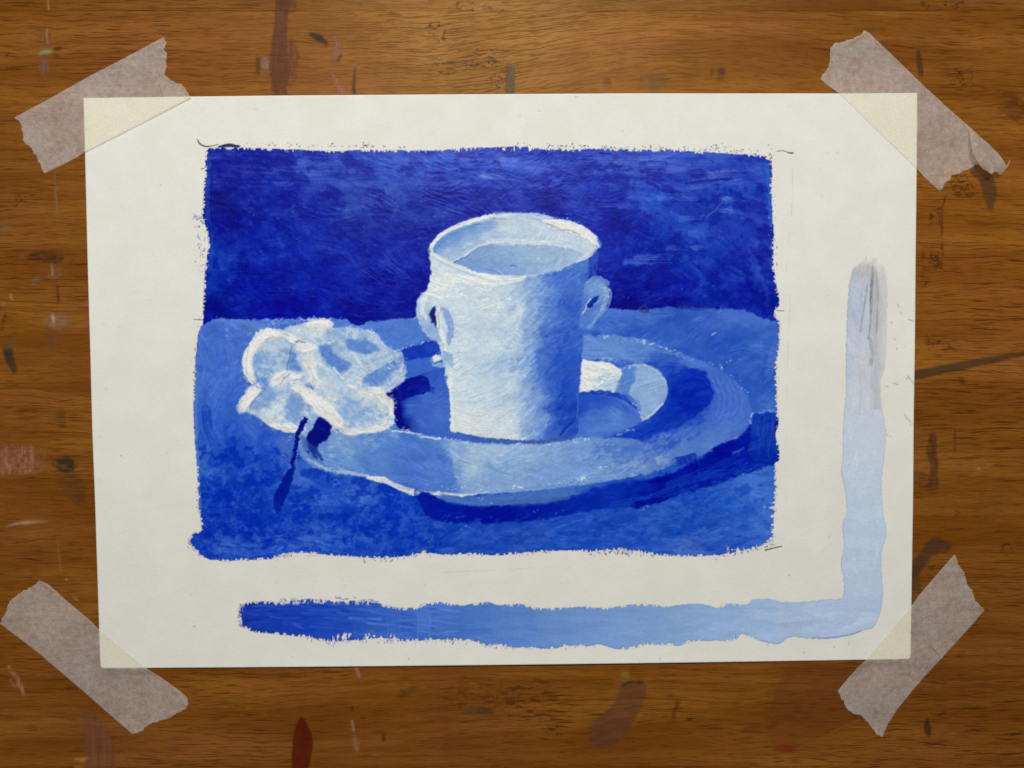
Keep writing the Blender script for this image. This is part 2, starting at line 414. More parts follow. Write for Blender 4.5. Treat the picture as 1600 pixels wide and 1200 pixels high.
    c.stroke([(306, 560), (305, 640), (309, 720), (313, 800)], 7, (74, 118, 206), op=0.65, dry=0.3, clip=tb)
    c.stroke([(322, 640), (326, 670), (334, 690)], 16, (16, 58, 180), op=0.6, dry=0.4, clip=tb)
    for y, x0, x1 in [(785, 440, 620), (798, 480, 600), (836, 430, 500), (850, 395, 440), (815, 540, 640)]:
        c.stroke([(x0, y), (x1, y + 9)], 1.8, (80, 116, 206), op=0.22, dry=0.5, h=0.10, clip=tb)
        c.stroke([(x0 + 10, y + 4), (x1, y + 13)], 1.8, (10, 44, 160), op=0.25, dry=0.5, h=0.02, clip=tb)
    c.stroke([(470, 735), (500, 752), (515, 760)], 12, (24, 68, 188), op=0.6, dry=0.3, clip=tb)
    c.stroke([(440, 690), (452, 720), (462, 740), (476, 760)], 14, (70, 110, 204), op=0.6, dry=0.4, clip=tb)
    # horizon: pale broken edge and dark overlaps
    c.along([(330, 497), (400, 500), (440, 499)], 14, (150, 178, 222), off=1.5, op=0.6)
    c.along([(415, 501), (440, 503), (500, 499)], 70, (206, 218, 232), off=2.2, r=(0.8, 2.4), op=0.8)
    c.along([(525, 498), (545, 500)], 4, (196, 212, 232), off=1.5)
    c.stroke([(395, 500), (470, 504), (540, 503)], 6, (66, 108, 204), op=0.7, dry=0.3, clip=full)
    c.stroke([(548, 496), (560, 502), (575, 498)], [12, 15, 8], (8, 14, 140), op=0.95, dry=0, h=0.1, rid=BACKDROP)
    c.along([(605, 503), (640, 500), (650, 496)], 20, (206, 220, 236), off=1.0, op=0.8)
    c.stroke([(600, 499), (625, 500), (650, 495)], 2, (10, 14, 110), op=0.8, dry=0)
    c.stroke([(1000, 484), (1008, 478), (1012, 486), (1005, 489), (1000, 484)], 5, (40, 50, 120), op=0.8, dry=0.2, h=0.2)
    c.stroke([(1062, 476), (1085, 480), (1110, 476)], 12, (26, 44, 150), op=0.7, dry=0.4)
    c.stroke([(1122, 478), (1120, 484)], 7, (12, 20, 142), op=0.8, dry=0)
    c.stroke([(965, 490), (1010, 492), (1050, 489)], 12, (70, 112, 206), op=0.6, dry=0.4, clip=tb)
    c.stroke([(1120, 492), (1170, 490), (1205, 494)], 14, (70, 112, 208), op=0.55, dry=0.3, clip=tb)
    c.specks([(354, 514), (355, 517), (355, 525), (356, 531), (392, 520), (400, 518), (404, 515), (388, 524), (1116, 520), (1114, 522), (1135, 566), (1141, 564), (967, 490), (1125, 569), (1124, 572)], (206, 220, 238), h=0.2, op=0.8)
    # ---- plate: outer ellipse, rim, well
    plate_out = [(640, 536), (700, 528), (800, 522), (900, 522), (960, 525), (1000, 529), (1040, 541), (1075, 555), (1110, 570), (1140, 588), (1160, 608), (1171, 628), (1174, 645), (1168, 665), (1150, 686), (1110, 706), (1060, 724), (1010, 740), (950, 752),
                 (890, 761), (830, 767), (770, 771), (720, 773), (680, 771), (640, 764), (600, 753), (560, 744), (520, 739), (490, 730), (474, 716), (466, 702), (468, 690), (500, 650), (560, 600)]
    pl = c.mask(plate_out, rough=0.8, scale=7)
    P = [(500, 700, (96, 136, 210)), (540, 690, (110, 148, 212)), (520, 722, (92, 132, 206)), (580, 720, (80, 122, 206)), (640, 700, (68, 110, 204)), (600, 690, (84, 126, 208)), (690, 720, (66, 108, 204)), (700, 760, (70, 112, 206)), (640, 745, (66, 106, 204)),
         (720, 700, (150, 178, 218)), (760, 715, (150, 180, 220)), (735, 750, (132, 164, 216)), (800, 705, (144, 174, 218)), (800, 750, (118, 154, 216)), (850, 720, (126, 160, 216)), (880, 745, (108, 146, 214)), (900, 705, (112, 150, 216)), (940, 715, (112, 150, 214)),
         (950, 740, (104, 142, 212)), (980, 705, (84, 122, 206)), (1000, 725, (104, 140, 206)), (1030, 715, (92, 128, 206)), (1040, 690, (74, 112, 202)), (1060, 700, (88, 124, 204)), (1080, 680, (72, 112, 206)), (1110, 690, (80, 120, 208)), (1140, 660, (70, 112, 208)),
         (1120, 630, (58, 100, 204)), (1150, 620, (66, 106, 206)), (1130, 600, (62, 104, 204)), (1100, 580, (66, 108, 206)), (1080, 565, (72, 112, 208)), (1040, 555, (54, 94, 198)), (1000, 550, (84, 126, 210)), (960, 545, (96, 138, 214)), (920, 550, (96, 136, 214)),
         (1060, 590, (18, 54, 180)), (1080, 610, (18, 50, 178)), (1070, 630, (16, 46, 176)), (1050, 615, (20, 56, 182)), (1040, 655, (22, 56, 182)), (1000, 675, (26, 62, 186)), (960, 688, (52, 92, 198)), (1070, 655, (40, 80, 194)), (640, 545, (40, 80, 196)), (660, 550, (24, 60, 186)), (680, 560, (30, 66, 190)),
         (640, 575, (50, 92, 202)), (660, 575, (44, 86, 198))]
    base = c.field(P, 3.0, jit=16)
    c.lay(pl, base, 0.06, PLATE)
    plm = (pl > 0.5).astype(np.float32)
    ang = lambda x, y: math.atan2((y - 648) * 0.36 * 0 + (x - 815) * -0.13, (y - 648) * 1.0 + 1e-3) if abs(y - 648) > 30 else 1.5
    c.dabs(plm, 420, 26, 9, ang, op=0.45, jit=6, spread=0.35, h=0.05, dry=0.3)
    # back-left rim strip and the dark shadow under it
    c.lay(c.mask([(600, 503), (650, 499), (668, 512), (676, 528), (640, 540), (622, 546), (600, 545)], rough=0.8), (74, 116, 212), 0.08, CLOTH_TABLE)
    c.along([(622, 547), (640, 541), (660, 536), (680, 531)], 22, (214, 226, 236), off=0.7, r=(0.8, 1.8), op=0.8)
    c.lay(c.mask([(622, 549), (650, 540), (678, 533), (690, 546), (684, 560), (665, 560), (640, 563), (626, 562)], rough=0.9), (26, 58, 184), 0.07, PLATE)
    for k in range(9):
        c.stroke([(664 + k * 3, 536 + c.rs.rand()), (666 + k * 3, 552)], 1.5, (70, 108, 206), op=0.5, dry=0.2, h=0.12)
    c.lay(c.mask([(634, 566), (660, 560), (690, 556), (698, 580), (660, 584), (634, 600)], rough=1.5), (56, 98, 204), 0.06, PLATE)
    # well
    well = c.mask([(608, 620), (640, 594), (690, 575), (760, 566), (850, 562), (905, 563), (950, 561), (1000, 567), (1030, 580), (1043, 605), (1038, 628), (1018, 650), (985, 668), (940, 680), (890, 687), (830, 692), (780, 693), (730, 690), (690, 685), (650, 677), (622, 664), (608, 645)], rough=0.6)
    Wl = [(640, 640, (56, 98, 202)), (670, 620, (62, 104, 206)), (660, 660, (60, 102, 204)), (690, 600, (48, 90, 200)), (690, 650, (66, 108, 206)), (640, 605, (16, 40, 168)), (616, 640, (6, 14, 128)), (625, 660, (8, 18, 132)), (690, 675, (56, 98, 200)), (920, 660, (66, 108, 206)),
          (960, 650, (80, 122, 212)), (940, 625, (44, 86, 198)), (980, 640, (66, 108, 206)), (930, 680, (74, 116, 208)), (905, 640, (36, 76, 192))]
    c.lay(well, c.field(Wl, 3.0, jit=10), 0.06, PLATE)
    wl = (well > 0.5).astype(np.float32)
    c.stroke([(602, 618), (625, 604), (660, 594), (664, 606), (640, 614), (618, 622)], 14, (8, 16, 138), op=0.9, dry=0.3, h=0.08, rid=PLATE)
    c.dabs(c.mask([(600, 620), (620, 602), (662, 590), (672, 602), (650, 616), (618, 626)], rough=2) , 26, 18, 7, -0.35, op=0.7, jit=14, dry=0.35, h=0.08, col=(12, 26, 148), spread=0.5)
    c.stroke([(660, 604), (680, 612)], 10, (20, 46, 176), op=0.6, dry=0.3, rid=PLATE)
    c.stroke([(612, 612), (616, 640), (628, 664), (640, 672)], [14, 22, 16, 6], (6, 14, 128), op=0.95, dry=0.05, h=0.08, rid=PLATE)
    for k in range(13):                                                     # comb marks of the brush inside the well
        r0 = 26 + k * 4.2
        c.stroke([(640 + k * 2.2, 668 - k * 1.5), (650 + k * 3.2, 640 - k * 3.0), (672 + k * 2.4, 622 - k * 2.6), (700, 616 - k * 2.2)], 1.8, (92, 128, 208) if k % 2 else (40, 80, 196), op=0.28, dry=0.4, h=0.12, clip=wl)
    c.dabs(wl * (c.X > 900), 60, 36, 7, -0.15, op=0.5, jit=8, spread=0.2, h=0.07)
    # right end of the well: lit wall of the plate
    c.lay(c.mask([(984, 572), (1010, 569), (1032, 582), (1043, 604), (1038, 626), (1022, 644), (1004, 657), (1000, 645), (996, 630), (985, 618), (975, 608), (984, 590)], rough=0.5), (138, 168, 218), 0.09, PLATE)
    c.lay(c.mask([(966, 580), (990, 572), (996, 584), (986, 604), (980, 614), (962, 612)], rough=0.6), (86, 128, 212), 0.07, PLATE)
    rt = (c.X > 960) * wl
    c.dabs(rt * (c.X > 990) * (c.Y < 650), 40, 26, 8, 1.2, op=0.5, jit=6, spread=0.3, h=0.06)
    c.lay(c.mask([(907, 564), (925, 565), (950, 567), (968, 576), (970, 586), (962, 600), (960, 612), (935, 611), (905, 613), (904, 596)], rough=0.9), (222, 226, 226), 0.16, PLATE)
    c.lay(c.mask([(930, 590), (952, 582), (966, 590), (960, 612), (928, 611)], rough=1.6, soft=2.0), (176, 200, 222), 0.14, PLATE)
    for k in range(16):
        x, y = c.rs.uniform(908, 955), c.rs.uniform(567, 607)
        c.stroke([(x, y), (x + 8, y + 2), (x + 16, y + c.rs.randn() * 3)], 2.6, (238, 240, 236) if k % 3 else (196, 206, 212), op=0.7, dry=0.2, h=0.22)
    c.stroke([(906, 614), (930, 613), (955, 615), (975, 622), (990, 634), (1000, 642)], [4, 5, 7, 8, 6, 3], (26, 60, 184), op=0.85, dry=0.25, h=0.05, rid=PLATE)
    c.stroke([(906, 618), (930, 622), (960, 628), (985, 645)], 14, (36, 76, 196), op=0.5, dry=0.45, clip=wl)
    c.along([(985, 573), (1010, 571), (1030, 584), (1040, 600)], 34, (214, 226, 236), off=1.4, op=0.75)
    c.along([(990, 628), (1000, 645), (1004, 656)], 10, (220, 230, 236), off=1.2)
    c.along([(940, 562), (970, 568), (990, 572), (970, 578)], 26, (196, 214, 234), off=2.0, op=0.7)
    c.stroke([(1003, 657), (1020, 646), (1036, 630)], 3, (200, 216, 234), op=0.8, dry=0.2, h=0.14)
    c.along([(965, 680), (990, 670)], 12, (226, 234, 238), off=1.0, op=0.85)
    # shadow on the right rim
    sh = c.mask([(1010, 568), (1040, 560), (1062, 572), (1098, 580), (1110, 600), (1114, 620), (1100, 640), (1080, 652), (1060, 668), (1020, 680), (980, 690), (940, 688), (990, 672), (1030, 650), (1046, 620), (1046, 598), (1034, 578)], rough=2.2, scale=10, soft=1.2)
    c.lay(sh, c.field([(1050, 575, (24, 62, 186)), (1090, 600, (18, 50, 180)), (1075, 625, (14, 42, 174)), (1050, 650, (20, 54, 180)), (1000, 680, (26, 62, 188)), (1040, 570, (40, 80, 196))], 3, 12), 0.08, PLATE)
    shm = (sh > 0.5).astype(np.float32)
    c.dabs(shm, 90, 26, 7, -0.5, op=0.6, jit=10, spread=0.4, h=0.1, dry=0.35)
    c.stroke([(1014, 560), (1036, 562), (1056, 566)], 16, (50, 90, 196), op=0.7, dry=0.3, rid=PLATE)
    c.scumble(c.mask([(1040, 650), (1110, 630), (1118, 660), (1060, 700), (1000, 710), (950, 706), (960, 690)], rough=2), (30, 66, 188), 0.3, 12, 5, op=0.6, ang=-0.5)
    for k in range(10):                                                     # concentric marks at the right end of the rim
        t = k * 4.5
        c.stroke([(1104 + t, 585 + t * 0.2), (1118 + t, 615), (1114 + t, 648), (1088 + t, 676 - t * 0.3)], 4, (74, 114, 210) if k % 2 else (54, 96, 202), op=0.5, dry=0.4, h=0.07, clip=plm)
    # front rim: lit patch, texture, mottling to the right
    fr = c.mask([(709, 693), (760, 696), (830, 696), (900, 690), (960, 684), (1000, 690), (1010, 715), (980, 735), (900, 752), (820, 763), (740, 768), (716, 755), (708, 725)], rough=0.8)
    c.lay(fr, c.field([(712, 700, (134, 166, 216)), (740, 705, (160, 186, 218)), (780, 702, (158, 184, 218)), (820, 700, (146, 174, 218)), (715, 740, (112, 148, 212)), (735, 735, (160, 186, 216)), (745, 758, (128, 160, 212)), (770, 740, (118, 154, 214)), (800, 725, (132, 164, 216)), (850, 710, (130, 162, 216)),
                         (850, 745, (112, 148, 214)), (900, 720, (110, 148, 214)), (900, 740, (118, 154, 216)), (950, 715, (108, 146, 212)), (960, 735, (96, 136, 210)), (990, 700, (78, 116, 204)), (1000, 720, (92, 130, 206))], 3, 8), 0.1, PLATE)
    frm = (fr > 0.5).astype(np.float32)
    c.dabs(frm * (c.X < 880), 130, 16, 5, 0.25, op=0.5, jit=9, spread=0.8, h=0.17, dry=0.25, bend=0.4)
    c.dabs(frm * (c.X > 820), 110, 32, 6, -0.2, op=0.45, jit=6, spread=0.25, h=0.07)
    c.scumble(c.mask([(930, 690), (1000, 690), (1060, 690), (1060, 715), (1000, 735), (940, 725)], rough=3), (64, 102, 200), 0.42, 9, 5, op=0.6, ang=-0.2)
    c.scumble(c.mask([(960, 720), (1050, 705), (1064, 716), (1000, 742), (940, 752), (900, 756)], rough=3), (150, 172, 208), 0.34, 9, 4, op=0.6, ang=-0.25)
    c.dabs(plm * (c.X < 706) * (c.Y > 690), 90, 36, 9, 0.12, op=0.45, jit=6, spread=0.3, h=0.05)
    c.scumble(c.mask([(488, 690), (540, 676), (620, 672), (612, 690), (560, 712), (520, 728)], rough=3), (150, 178, 216), 0.42, 14, 8, op=0.5)
    # rim lines
    c.stroke([(612, 672), (640, 676), (662, 682), (690, 686)], 3.2, (206, 220, 234), op=0.85, dry=0.3, h=0.14, rid=PLATE)
    c.along([(630, 670), (660, 680), (700, 686), (720, 688)], 30, (222, 230, 236), off=1.2, op=0.85)
    c.along([(770, 690), (800, 692), (840, 694)], 22, (206, 220, 234), off=1.6, op=0.7)
    c.along([(855, 692), (880, 688), (900, 687), (920, 685)], 46, (216, 226, 236), off=2.4, op=0.8)
    c.stroke([(480, 718), (510, 731), (545, 737), (575, 744)], [3, 6, 8, 6], (168, 190, 220), op=0.8, dry=0.35, h=0.12, rid=PLATE)
    c.stroke([(572, 744), (590, 749), (602, 751), (625, 762), (650, 770), (690, 773), (720, 774), (750, 771), (765, 768)], [4, 10, 7, 11, 9, 8, 5, 4, 2], (220, 224, 224), op=0.92, dry=0.32, h=0.24, rid=PLATE)
    c.stroke([(620, 761), (660, 768), (700, 771), (735, 773)], 2, (150, 156, 170), op=0.7, dry=0.3, h=0.02)
    c.along([(690, 760), (740, 764), (800, 762), (870, 756), (930, 750)], 34, (214, 224, 234), off=2.0, op=0.7)
    c.along([(800, 762), (815, 761)], 8, (236, 240, 240), off=1.4)
    c.along([(900, 748), (905, 745), (925, 755)], 9, (226, 234, 240), off=1.4)
    c.along([(935, 731), (950, 731)], 10, (196, 214, 234), off=1.6, op=0.7)
    c.along([(945, 527), (950, 526)], 6, (240, 244, 244), off=0.8)
    c.along([(960, 529), (1000, 534), (1030, 541), (1056, 551)], 34, (226, 234, 240), off=1.2, r=(0.8, 2.0), op=0.85)
    c.along([(1056, 551), (1085, 562), (1110, 568), (1140, 583), (1158, 600), (1172, 625)], 26, (190, 208, 236), off=1.5, r=(0.6, 1.5), op=0.75)
    c.stroke([(930, 530), (980, 532), (1030, 546), (1080, 560)], 8, (86, 126, 208), op=0.6, dry=0.35, rid=PLATE)
    c.stroke([(1172, 652), (1176, 645)], 2.6, (206, 216, 234), op=0.7, dry=0.2, h=0.16)
    c.stroke([(1175, 664), (1170, 656)], 2.2, (190, 206, 234), op=0.6, dry=0.2, h=0.16)
    c.stroke([(1128, 694), (1150, 684), (1158, 680)], 2.4, (196, 212, 236), op=0.7, dry=0.2, h=0.12)
    # side of the plate and shadow under it
    c.stroke([(688, 776), (730, 782), (790, 780), (850, 774), (900, 765)], [8, 15, 18, 18, 16], (68, 108, 194), op=0.9, dry=0.12, h=0.06, rid=PLATE)
    c.stroke([(760, 786), (800, 784), (850, 782), (890, 775)], 7, (62, 98, 168), op=0.8, dry=0.3, rid=PLATE)
    c.specks([(752, 782), (754, 779), (768, 786), (748, 778)], (170, 198, 230), h=0.16)
    under = c.mask([(655, 774), (668, 770), (688, 782), (720, 790), (780, 791), (850, 788), (892, 778), (930, 762), (985, 752), (1040, 742), (1060, 735), (1100, 712), (1130, 697), (1160, 678), (1180, 660), (1216, 652), (1216, 716), (1190, 730), (1150, 746), (1100, 762),
                    (1050, 778), (1000, 792), (940, 795), (880, 806), (820, 814), (760, 818), (710, 817), (672, 808)], rough=2.0, scale=9, soft=1.2)
    c.lay(under, c.field([(690, 795, (8, 28, 156)), (760, 802, (6, 22, 152)), (840, 800, (10, 30, 158)), (900, 788, (16, 44, 168)), (950, 775, (18, 50, 172)), (1000, 770, (10, 38, 164)), (1040, 755, (4, 18, 150)), (1100, 725, (6, 22, 156)), (1140, 705, (10, 32, 164))], 3, 14), 0.07, CLOTH_TABLE)
    un = (under > 0.5).astype(np.float32)
    c.dabs(un, 130, 26, 8, -0.25, op=0.5, jit=10, spread=0.4, h=0.08)
    c.scumble(c.mask([(680, 800), (800, 806), (900, 795), (1000, 780), (1100, 745), (1180, 710), (1190, 730), (1110, 765), (1000, 800), (900, 818), (800, 826), (700, 824)], rough=3), (34, 74, 190), 0.42, 14, 6, op=0.7, ang=-0.25)
    c.stroke([(655, 770), (668, 790), (680, 806)], 16, (8, 30, 160), op=0.8, dry=0.3)
    c.stroke([(630, 775), (650, 790)], 14, (40, 84, 196), op=0.5, dry=0.4)
    for p in [[(1000, 786), (1040, 770), (1110, 750)], [(1040, 760), (1110, 735), (1160, 712)], [(960, 790), (1000, 782), (1030, 774)], [(1090, 745), (1150, 735), (1200, 715)]]:
        c.stroke(p, 14, (26, 62, 178), op=0.65, dry=0.42, clip=full)
    c.stroke([(992, 790), (1010, 784), (1035, 780)], 9, (8, 14, 140), op=0.85, dry=0.2)
    c.stroke([(1115, 712), (1130, 704), (1150, 692)], [22, 26, 14], (4, 14, 146), op=0.9, dry=0.05, h=0.1)
    c.stroke([(1056, 722), (1080, 716), (1090, 714)], 15, (20, 50, 172), op=0.9, dry=0.3, h=0.12)
    for k in range(9):
        c.stroke([(1057 + k * 4, 713 + c.rs.randn()), (1061 + k * 4, 728)], 1.6, (14, 44, 164) if k % 2 else (60, 96, 196), op=0.4, dry=0.3, h=0.12)
    c.stroke([(1144, 707), (1155, 703), (1162, 700)], 4, (80, 120, 208), op=0.6, dry=0.3, h=0.1)
    c.specks([(1005, 797), (1012, 790), (1006, 792), (1188, 736), (1192, 735), (1160, 742), (1166, 741), (835, 800), (840, 797), (880, 798), (870, 803), (728, 822), (733, 824), (1100, 825), (1194, 792), (1193, 800), (720, 826)], (176, 200, 234), h=0.16, op=0.7)
    # thick dark stroke at the right edge
    blk = c.mask([(1176, 650), (1190, 645), (1212, 645), (1216, 652), (1212, 680), (1216, 702), (1217, 719), (1200, 724), (1182, 722), (1170, 706), (1172, 684)], rough=1.0)
    c.lay(blk, c.field([(1195, 655, (22, 58, 174)), (1205, 690, (24, 60, 172)), (1180, 690, (14, 44, 168)), (1200, 715, (16, 46, 164)), (1150, 725, (12, 40, 168)), (1185, 672, (30, 70, 184))], 3, 8), 0.22, CLOTH_TABLE)
    for k in range(16):
        x = 1183 + k * 2.1 + c.rs.randn(); y0, y1 = (648, 684) if k % 3 else (680, 716); y0 += c.rs.uniform(0, 10); y1 -= c.rs.uniform(0, 8)
        c.stroke([(x, y0), (x - 1 + c.rs.randn(), (y0 + y1) / 2), (x - 3, y1)], 1.5, (70, 104, 190) if k % 2 else (6, 24, 130), op=0.4, dry=0.35, h=0.16, clip=blk)
    c.stroke([(1214, 648), (1212, 680), (1216, 700), (1216, 718)], 2.2, (10, 20, 90), op=0.8, dry=0, h=0.1, clip=full)
    c.stroke([(1160, 700), (1180, 695), (1195, 690)], 12, (40, 80, 188), op=0.5, dry=0.45, clip=blk)
    c.stroke([(1186, 644), (1205, 641), (1213, 644)], 2.2, (150, 174, 216), op=0.5, dry=0.45, h=0.10)
    c.stroke([(1210, 540), (1206, 560), (1200, 590)], 12, (74, 114, 206), op=0.5, dry=0.3, clip=full)
    # ---- crumpled napkin
    nap = c.mask([(445, 512), (470, 507), (492, 501), (501, 497), (511, 499), (518, 504), (519, 513), (530, 512), (560, 514), (584, 520), (598, 532), (608, 545), (624, 549), (631, 556), (630, 575), (632, 592), (622, 603), (606, 614), (612, 626), (615, 644),
                  (614, 664), (600, 672), (570, 677), (550, 682), (536, 677), (522, 670), (505, 690), (480, 690), (458, 675), (440, 671), (420, 664), (405, 654), (390, 647), (372, 641), (372, 634), (380, 616), (390, 605), (397, 597), (390, 585), (386, 568), (382, 562), (387, 546), (398, 527), (412, 518), (420, 516), (445, 520)], rough=1.3, scale=5)
    N = [(470, 518, (186, 206, 224)), (500, 508, (214, 222, 226)), (430, 545, (172, 196, 224)), (415, 570, (134, 166, 218)), (430, 565, (156, 184, 222)), (440, 585, (204, 214, 222)), (410, 595, (120, 156, 214)), (405, 580, (124, 160, 216)), (460, 560, (112, 150, 214)), (480, 565, (206, 216, 222)), (490, 595, (196, 210, 222)),
         (500, 580, (164, 190, 222)), (520, 525, (144, 174, 218)), (545, 520, (136, 168, 218)), (550, 540, (150, 180, 220)), (590, 535, (160, 186, 222)), (560, 555, (166, 192, 222)), (580, 550, (172, 196, 222)), (530, 590, (170, 194, 222)), (560, 575, (164, 190, 222)), (590, 560, (160, 186, 220)), (560, 600, (176, 198, 222)),
         (600, 575, (110, 148, 214)), (620, 570, (146, 176, 220)), (620, 590, (140, 170, 218)), (590, 595, (90, 130, 210)), (600, 610, (160, 186, 220)), (520, 620, (184, 204, 222)), (560, 620, (190, 206, 222)), (590, 625, (196, 210, 222)), (545, 635, (128, 162, 216)), (570, 650, (156, 184, 220)), (600, 650, (176, 198, 222)), (545, 655, (136, 168, 218)), (560, 672, (198, 212, 224)),
         (600, 668, (204, 216, 226)), (410, 630, (130, 162, 216)), (440, 620, (132, 164, 216)), (430, 645, (170, 194, 220)), (450, 640, (150, 178, 216)), (465, 625, (110, 146, 212)), (470, 650, (106, 144, 212)), (455, 668, (206, 216, 224)), (420, 655, (196, 210, 222)), (490, 680, (120, 154, 210))]
    c.lay(nap, c.field(N, 3.4, jit=10), 0.14, NAPKIN)
    nm = (nap > 0.5).astype(np.float32)
    c.dabs(nm, 460, 12, 5, 0.5, op=0.5, jit=12, spread=1.2, h=0.14, dry=0.3)
    c.scumble(nm * (c.X < 465) * (c.Y > 545) * (c.Y < 600), (98, 138, 212), 0.34, 7, 5, op=0.75)
    c.scumble(nm * (c.X < 470) * (c.Y > 605), (206, 216, 224), 0.30, 6, 5, op=0.6)
    c.scumble(nm * (c.X > 540) * (c.Y > 625), (110, 142, 210), 0.34, 7, 3, op=0.7, ang=0.3)
    c.scumble(nm * (c.X > 540), (224, 230, 234), 0.17, 6, 3, op=0.7, ang=0.4)
    BL = (82, 122, 208)
    for q in [[(497, 543), (514, 540), (524, 553), (536, 562), (549, 568), (540, 580), (532, 586), (520, 574), (508, 566)],
              [(541, 534), (560, 530), (578, 534), (592, 546), (580, 553), (562, 552), (546, 546)],
              [(566, 596), (576, 580), (596, 570), (612, 560), (628, 556), (626, 570), (610, 588), (598, 598), (584, 602)],
              [(456, 547), (464, 556), (466, 570), (472, 578), (466, 582), (456, 576), (452, 570)],
              [(403, 598), (412, 590), (420, 602), (419, 607), (410, 604)],
              [(470, 590), (485, 596), (495, 610), (484, 608), (472, 600)]]:
        m = c.mask(q, rough=2.4, soft=2.0, scale=6) * (0.72 + 0.28 * sstep(0.35, 0.6, fractal(c.X, c.Y, 6, 5, c.ns(), 3, 0.8)))
        c.lay(m, BL, 0.07, NAPKIN)
        c.dabs((m > 0.4).astype(np.float32), 14, 10, 4, 0.8, op=0.5, jit=9, spread=0.8, h=0.1)
    c.lay(c.mask([(391, 640), (397, 624), (410, 611), (424, 606), (440, 612), (425, 628), (408, 640)], rough=1.0, soft=1.0), (124, 156, 214), 0.07, NAPKIN)
    c.lay(c.mask([(456, 615), (468, 618), (476, 634), (476, 652), (462, 664), (450, 656), (444, 644), (452, 632)], rough=1.0, soft=1.0), (112, 148, 212), 0.07, NAPKIN)
    c.stroke([(524, 632), (540, 628), (556, 640), (560, 660)], [6, 20, 22, 8], (130, 162, 216), op=0.7, dry=0.35, rid=NAPKIN)
    c.scumble(c.mask(([(600, 566), (630, 556), (632, 592), (606, 612), (596, 600)]), rough=2), (196, 212, 232), 0.4, 5, 3, op=0.8, ang=-0.6)
    c.scumble(nm, (204, 216, 228), 0.22, 7, 4, op=0.55, ang=0.6, soft=1.0)
    c.scumble(nm, (112, 150, 214), 0.14, 9, 5, op=0.45, ang=-0.4, soft=1.0)
    WH = (232, 231, 226)
    def thick(pts, w, n=10, col=WH, sp=0.35):
        pj = [(x + c.rs.randn() * 1.6, y + c.rs.randn() * 1.6) for x, y in pts]
        c.stroke(pj, np.atleast_1d(w) * c.rs.uniform(0.75, 1.15, len(np.atleast_1d(w))), col, op=0.9, dry=0.16, h=0.2, rid=NAPKIN, taper=0.3)
        pc = catmull(pts, False, 2.0)
        for k in range(int(len(pc) * 0.7)):
            i = c.rs.randint(len(pc)); a = c.rs.uniform(0, 3.14); l = c.rs.uniform(4, 10); o = c.rs.randn(2) * np.atleast_1d(w).max() * 0.42
            c.stroke([(pc[i, 0] + o[0] - l * math.cos(a) / 2, pc[i, 1] + o[1] - l * math.sin(a) / 2), (pc[i, 0] + o[0] + l * math.cos(a) / 2, pc[i, 1] + o[1] + l * math.sin(a) / 2)], c.rs.uniform(3, 6), np.array(col) - c.rs.uniform(-6, 22), op=0.5, dry=0.25, h=0.16, clip=np.maximum(nm, 0.25))
        p = catmull(pts, False, 2.0); ww = np.atleast_1d(w).max()
        for k in range(n):
            i = c.rs.randint(0, max(1, len(p) - 5)); j = min(len(p) - 1, i + c.rs.randint(4, 12))
            o = c.rs.uniform(-sp, sp, 2) * ww
            o2 = o + c.rs.randn(2) * 2.5
            c.stroke([p[i] + o, p[j] + o2], c.rs.uniform(1.2, 2.4), (246, 244, 238) if k % 3 else (184, 186, 188), op=0.75, dry=0.1, h=0.3 if k % 3 else 0.03, taper=0.2)
    thick([(395, 598), (389, 580), (388, 562), (394, 544), (404, 530), (418, 522), (440, 523), (462, 533), (480, 540)], [8, 15, 16, 17, 18, 17, 14, 10, 6], 44)
    thick([(406, 601), (394, 612), (384, 622), (378, 640)], [9, 17, 20, 14], 14)
    thick([(480, 508), (495, 504), (506, 501), (514, 506), (514, 512)], [6, 10, 12, 12, 6], 8)
    thick([(462, 546), (478, 544), (492, 541)], [8, 16, 8], 5)
    thick([(476, 556), (486, 566), (490, 585), (500, 600)], [12, 18, 14, 10], 16, (214, 220, 224))
    thick([(455, 604), (475, 612), (494, 630), (514, 650), (536, 668)], [6, 20, 24, 26, 12], 34)
    thick([(424, 598), (436, 590), (446, 582)], [10, 20, 8], 8, (218, 224, 224))
    thick([(440, 598), (456, 590), (468, 588)], 8, 6, (222, 226, 226))
    thick([(560, 612), (580, 616), (598, 620), (610, 630), (612, 650)], [5, 8, 10, 8, 5], 20)
    thick([(575, 604), (590, 608), (604, 622)], [4, 8, 6], 8)
    thick([(540, 676), (560, 673), (590, 668), (610, 664)], [6, 10, 12, 8], 14, (222, 226, 228))
    thick([(412, 655), (430, 664), (452, 670), (468, 672)], [5, 10, 13, 8], 10, (216, 222, 224))
    thick([(540, 600), (552, 606), (566, 612)], 4, 6, (226, 230, 232))
    n2 = sstep(0.30, 0.62, fractal(c.X, c.Y, 26, 22, 613, 3)) * blur(nm, 1.5)
    sm = np.stack([blur(c.col[..., i], 2.6) for i in range(3)], -1)
    c.col = c.col * (1 - 0.45 * n2[..., None]) + sm * (0.45 * n2[..., None])
    for k in range(70):                                                     # broad soft white drags that tie the folds together
        x, y = c.rs.uniform(395, 610), c.rs.uniform(515, 668); a = c.rs.choice([0.7, 0.2, -0.5, 1.3]) + 0.2 * c.rs.randn(); l = c.rs.uniform(10, 26)
        c.stroke([(x - l * math.cos(a) / 2, y - l * math.sin(a) / 2), (x + c.rs.randn() * 2, y + c.rs.randn() * 2), (x + l * math.cos(a) / 2, y + l * math.sin(a) / 2)], c.rs.uniform(5, 10), (222, 227, 230) if k % 4 else (150, 178, 220), op=0.42, dry=0.42, h=0.18, clip=nm, jit=10)
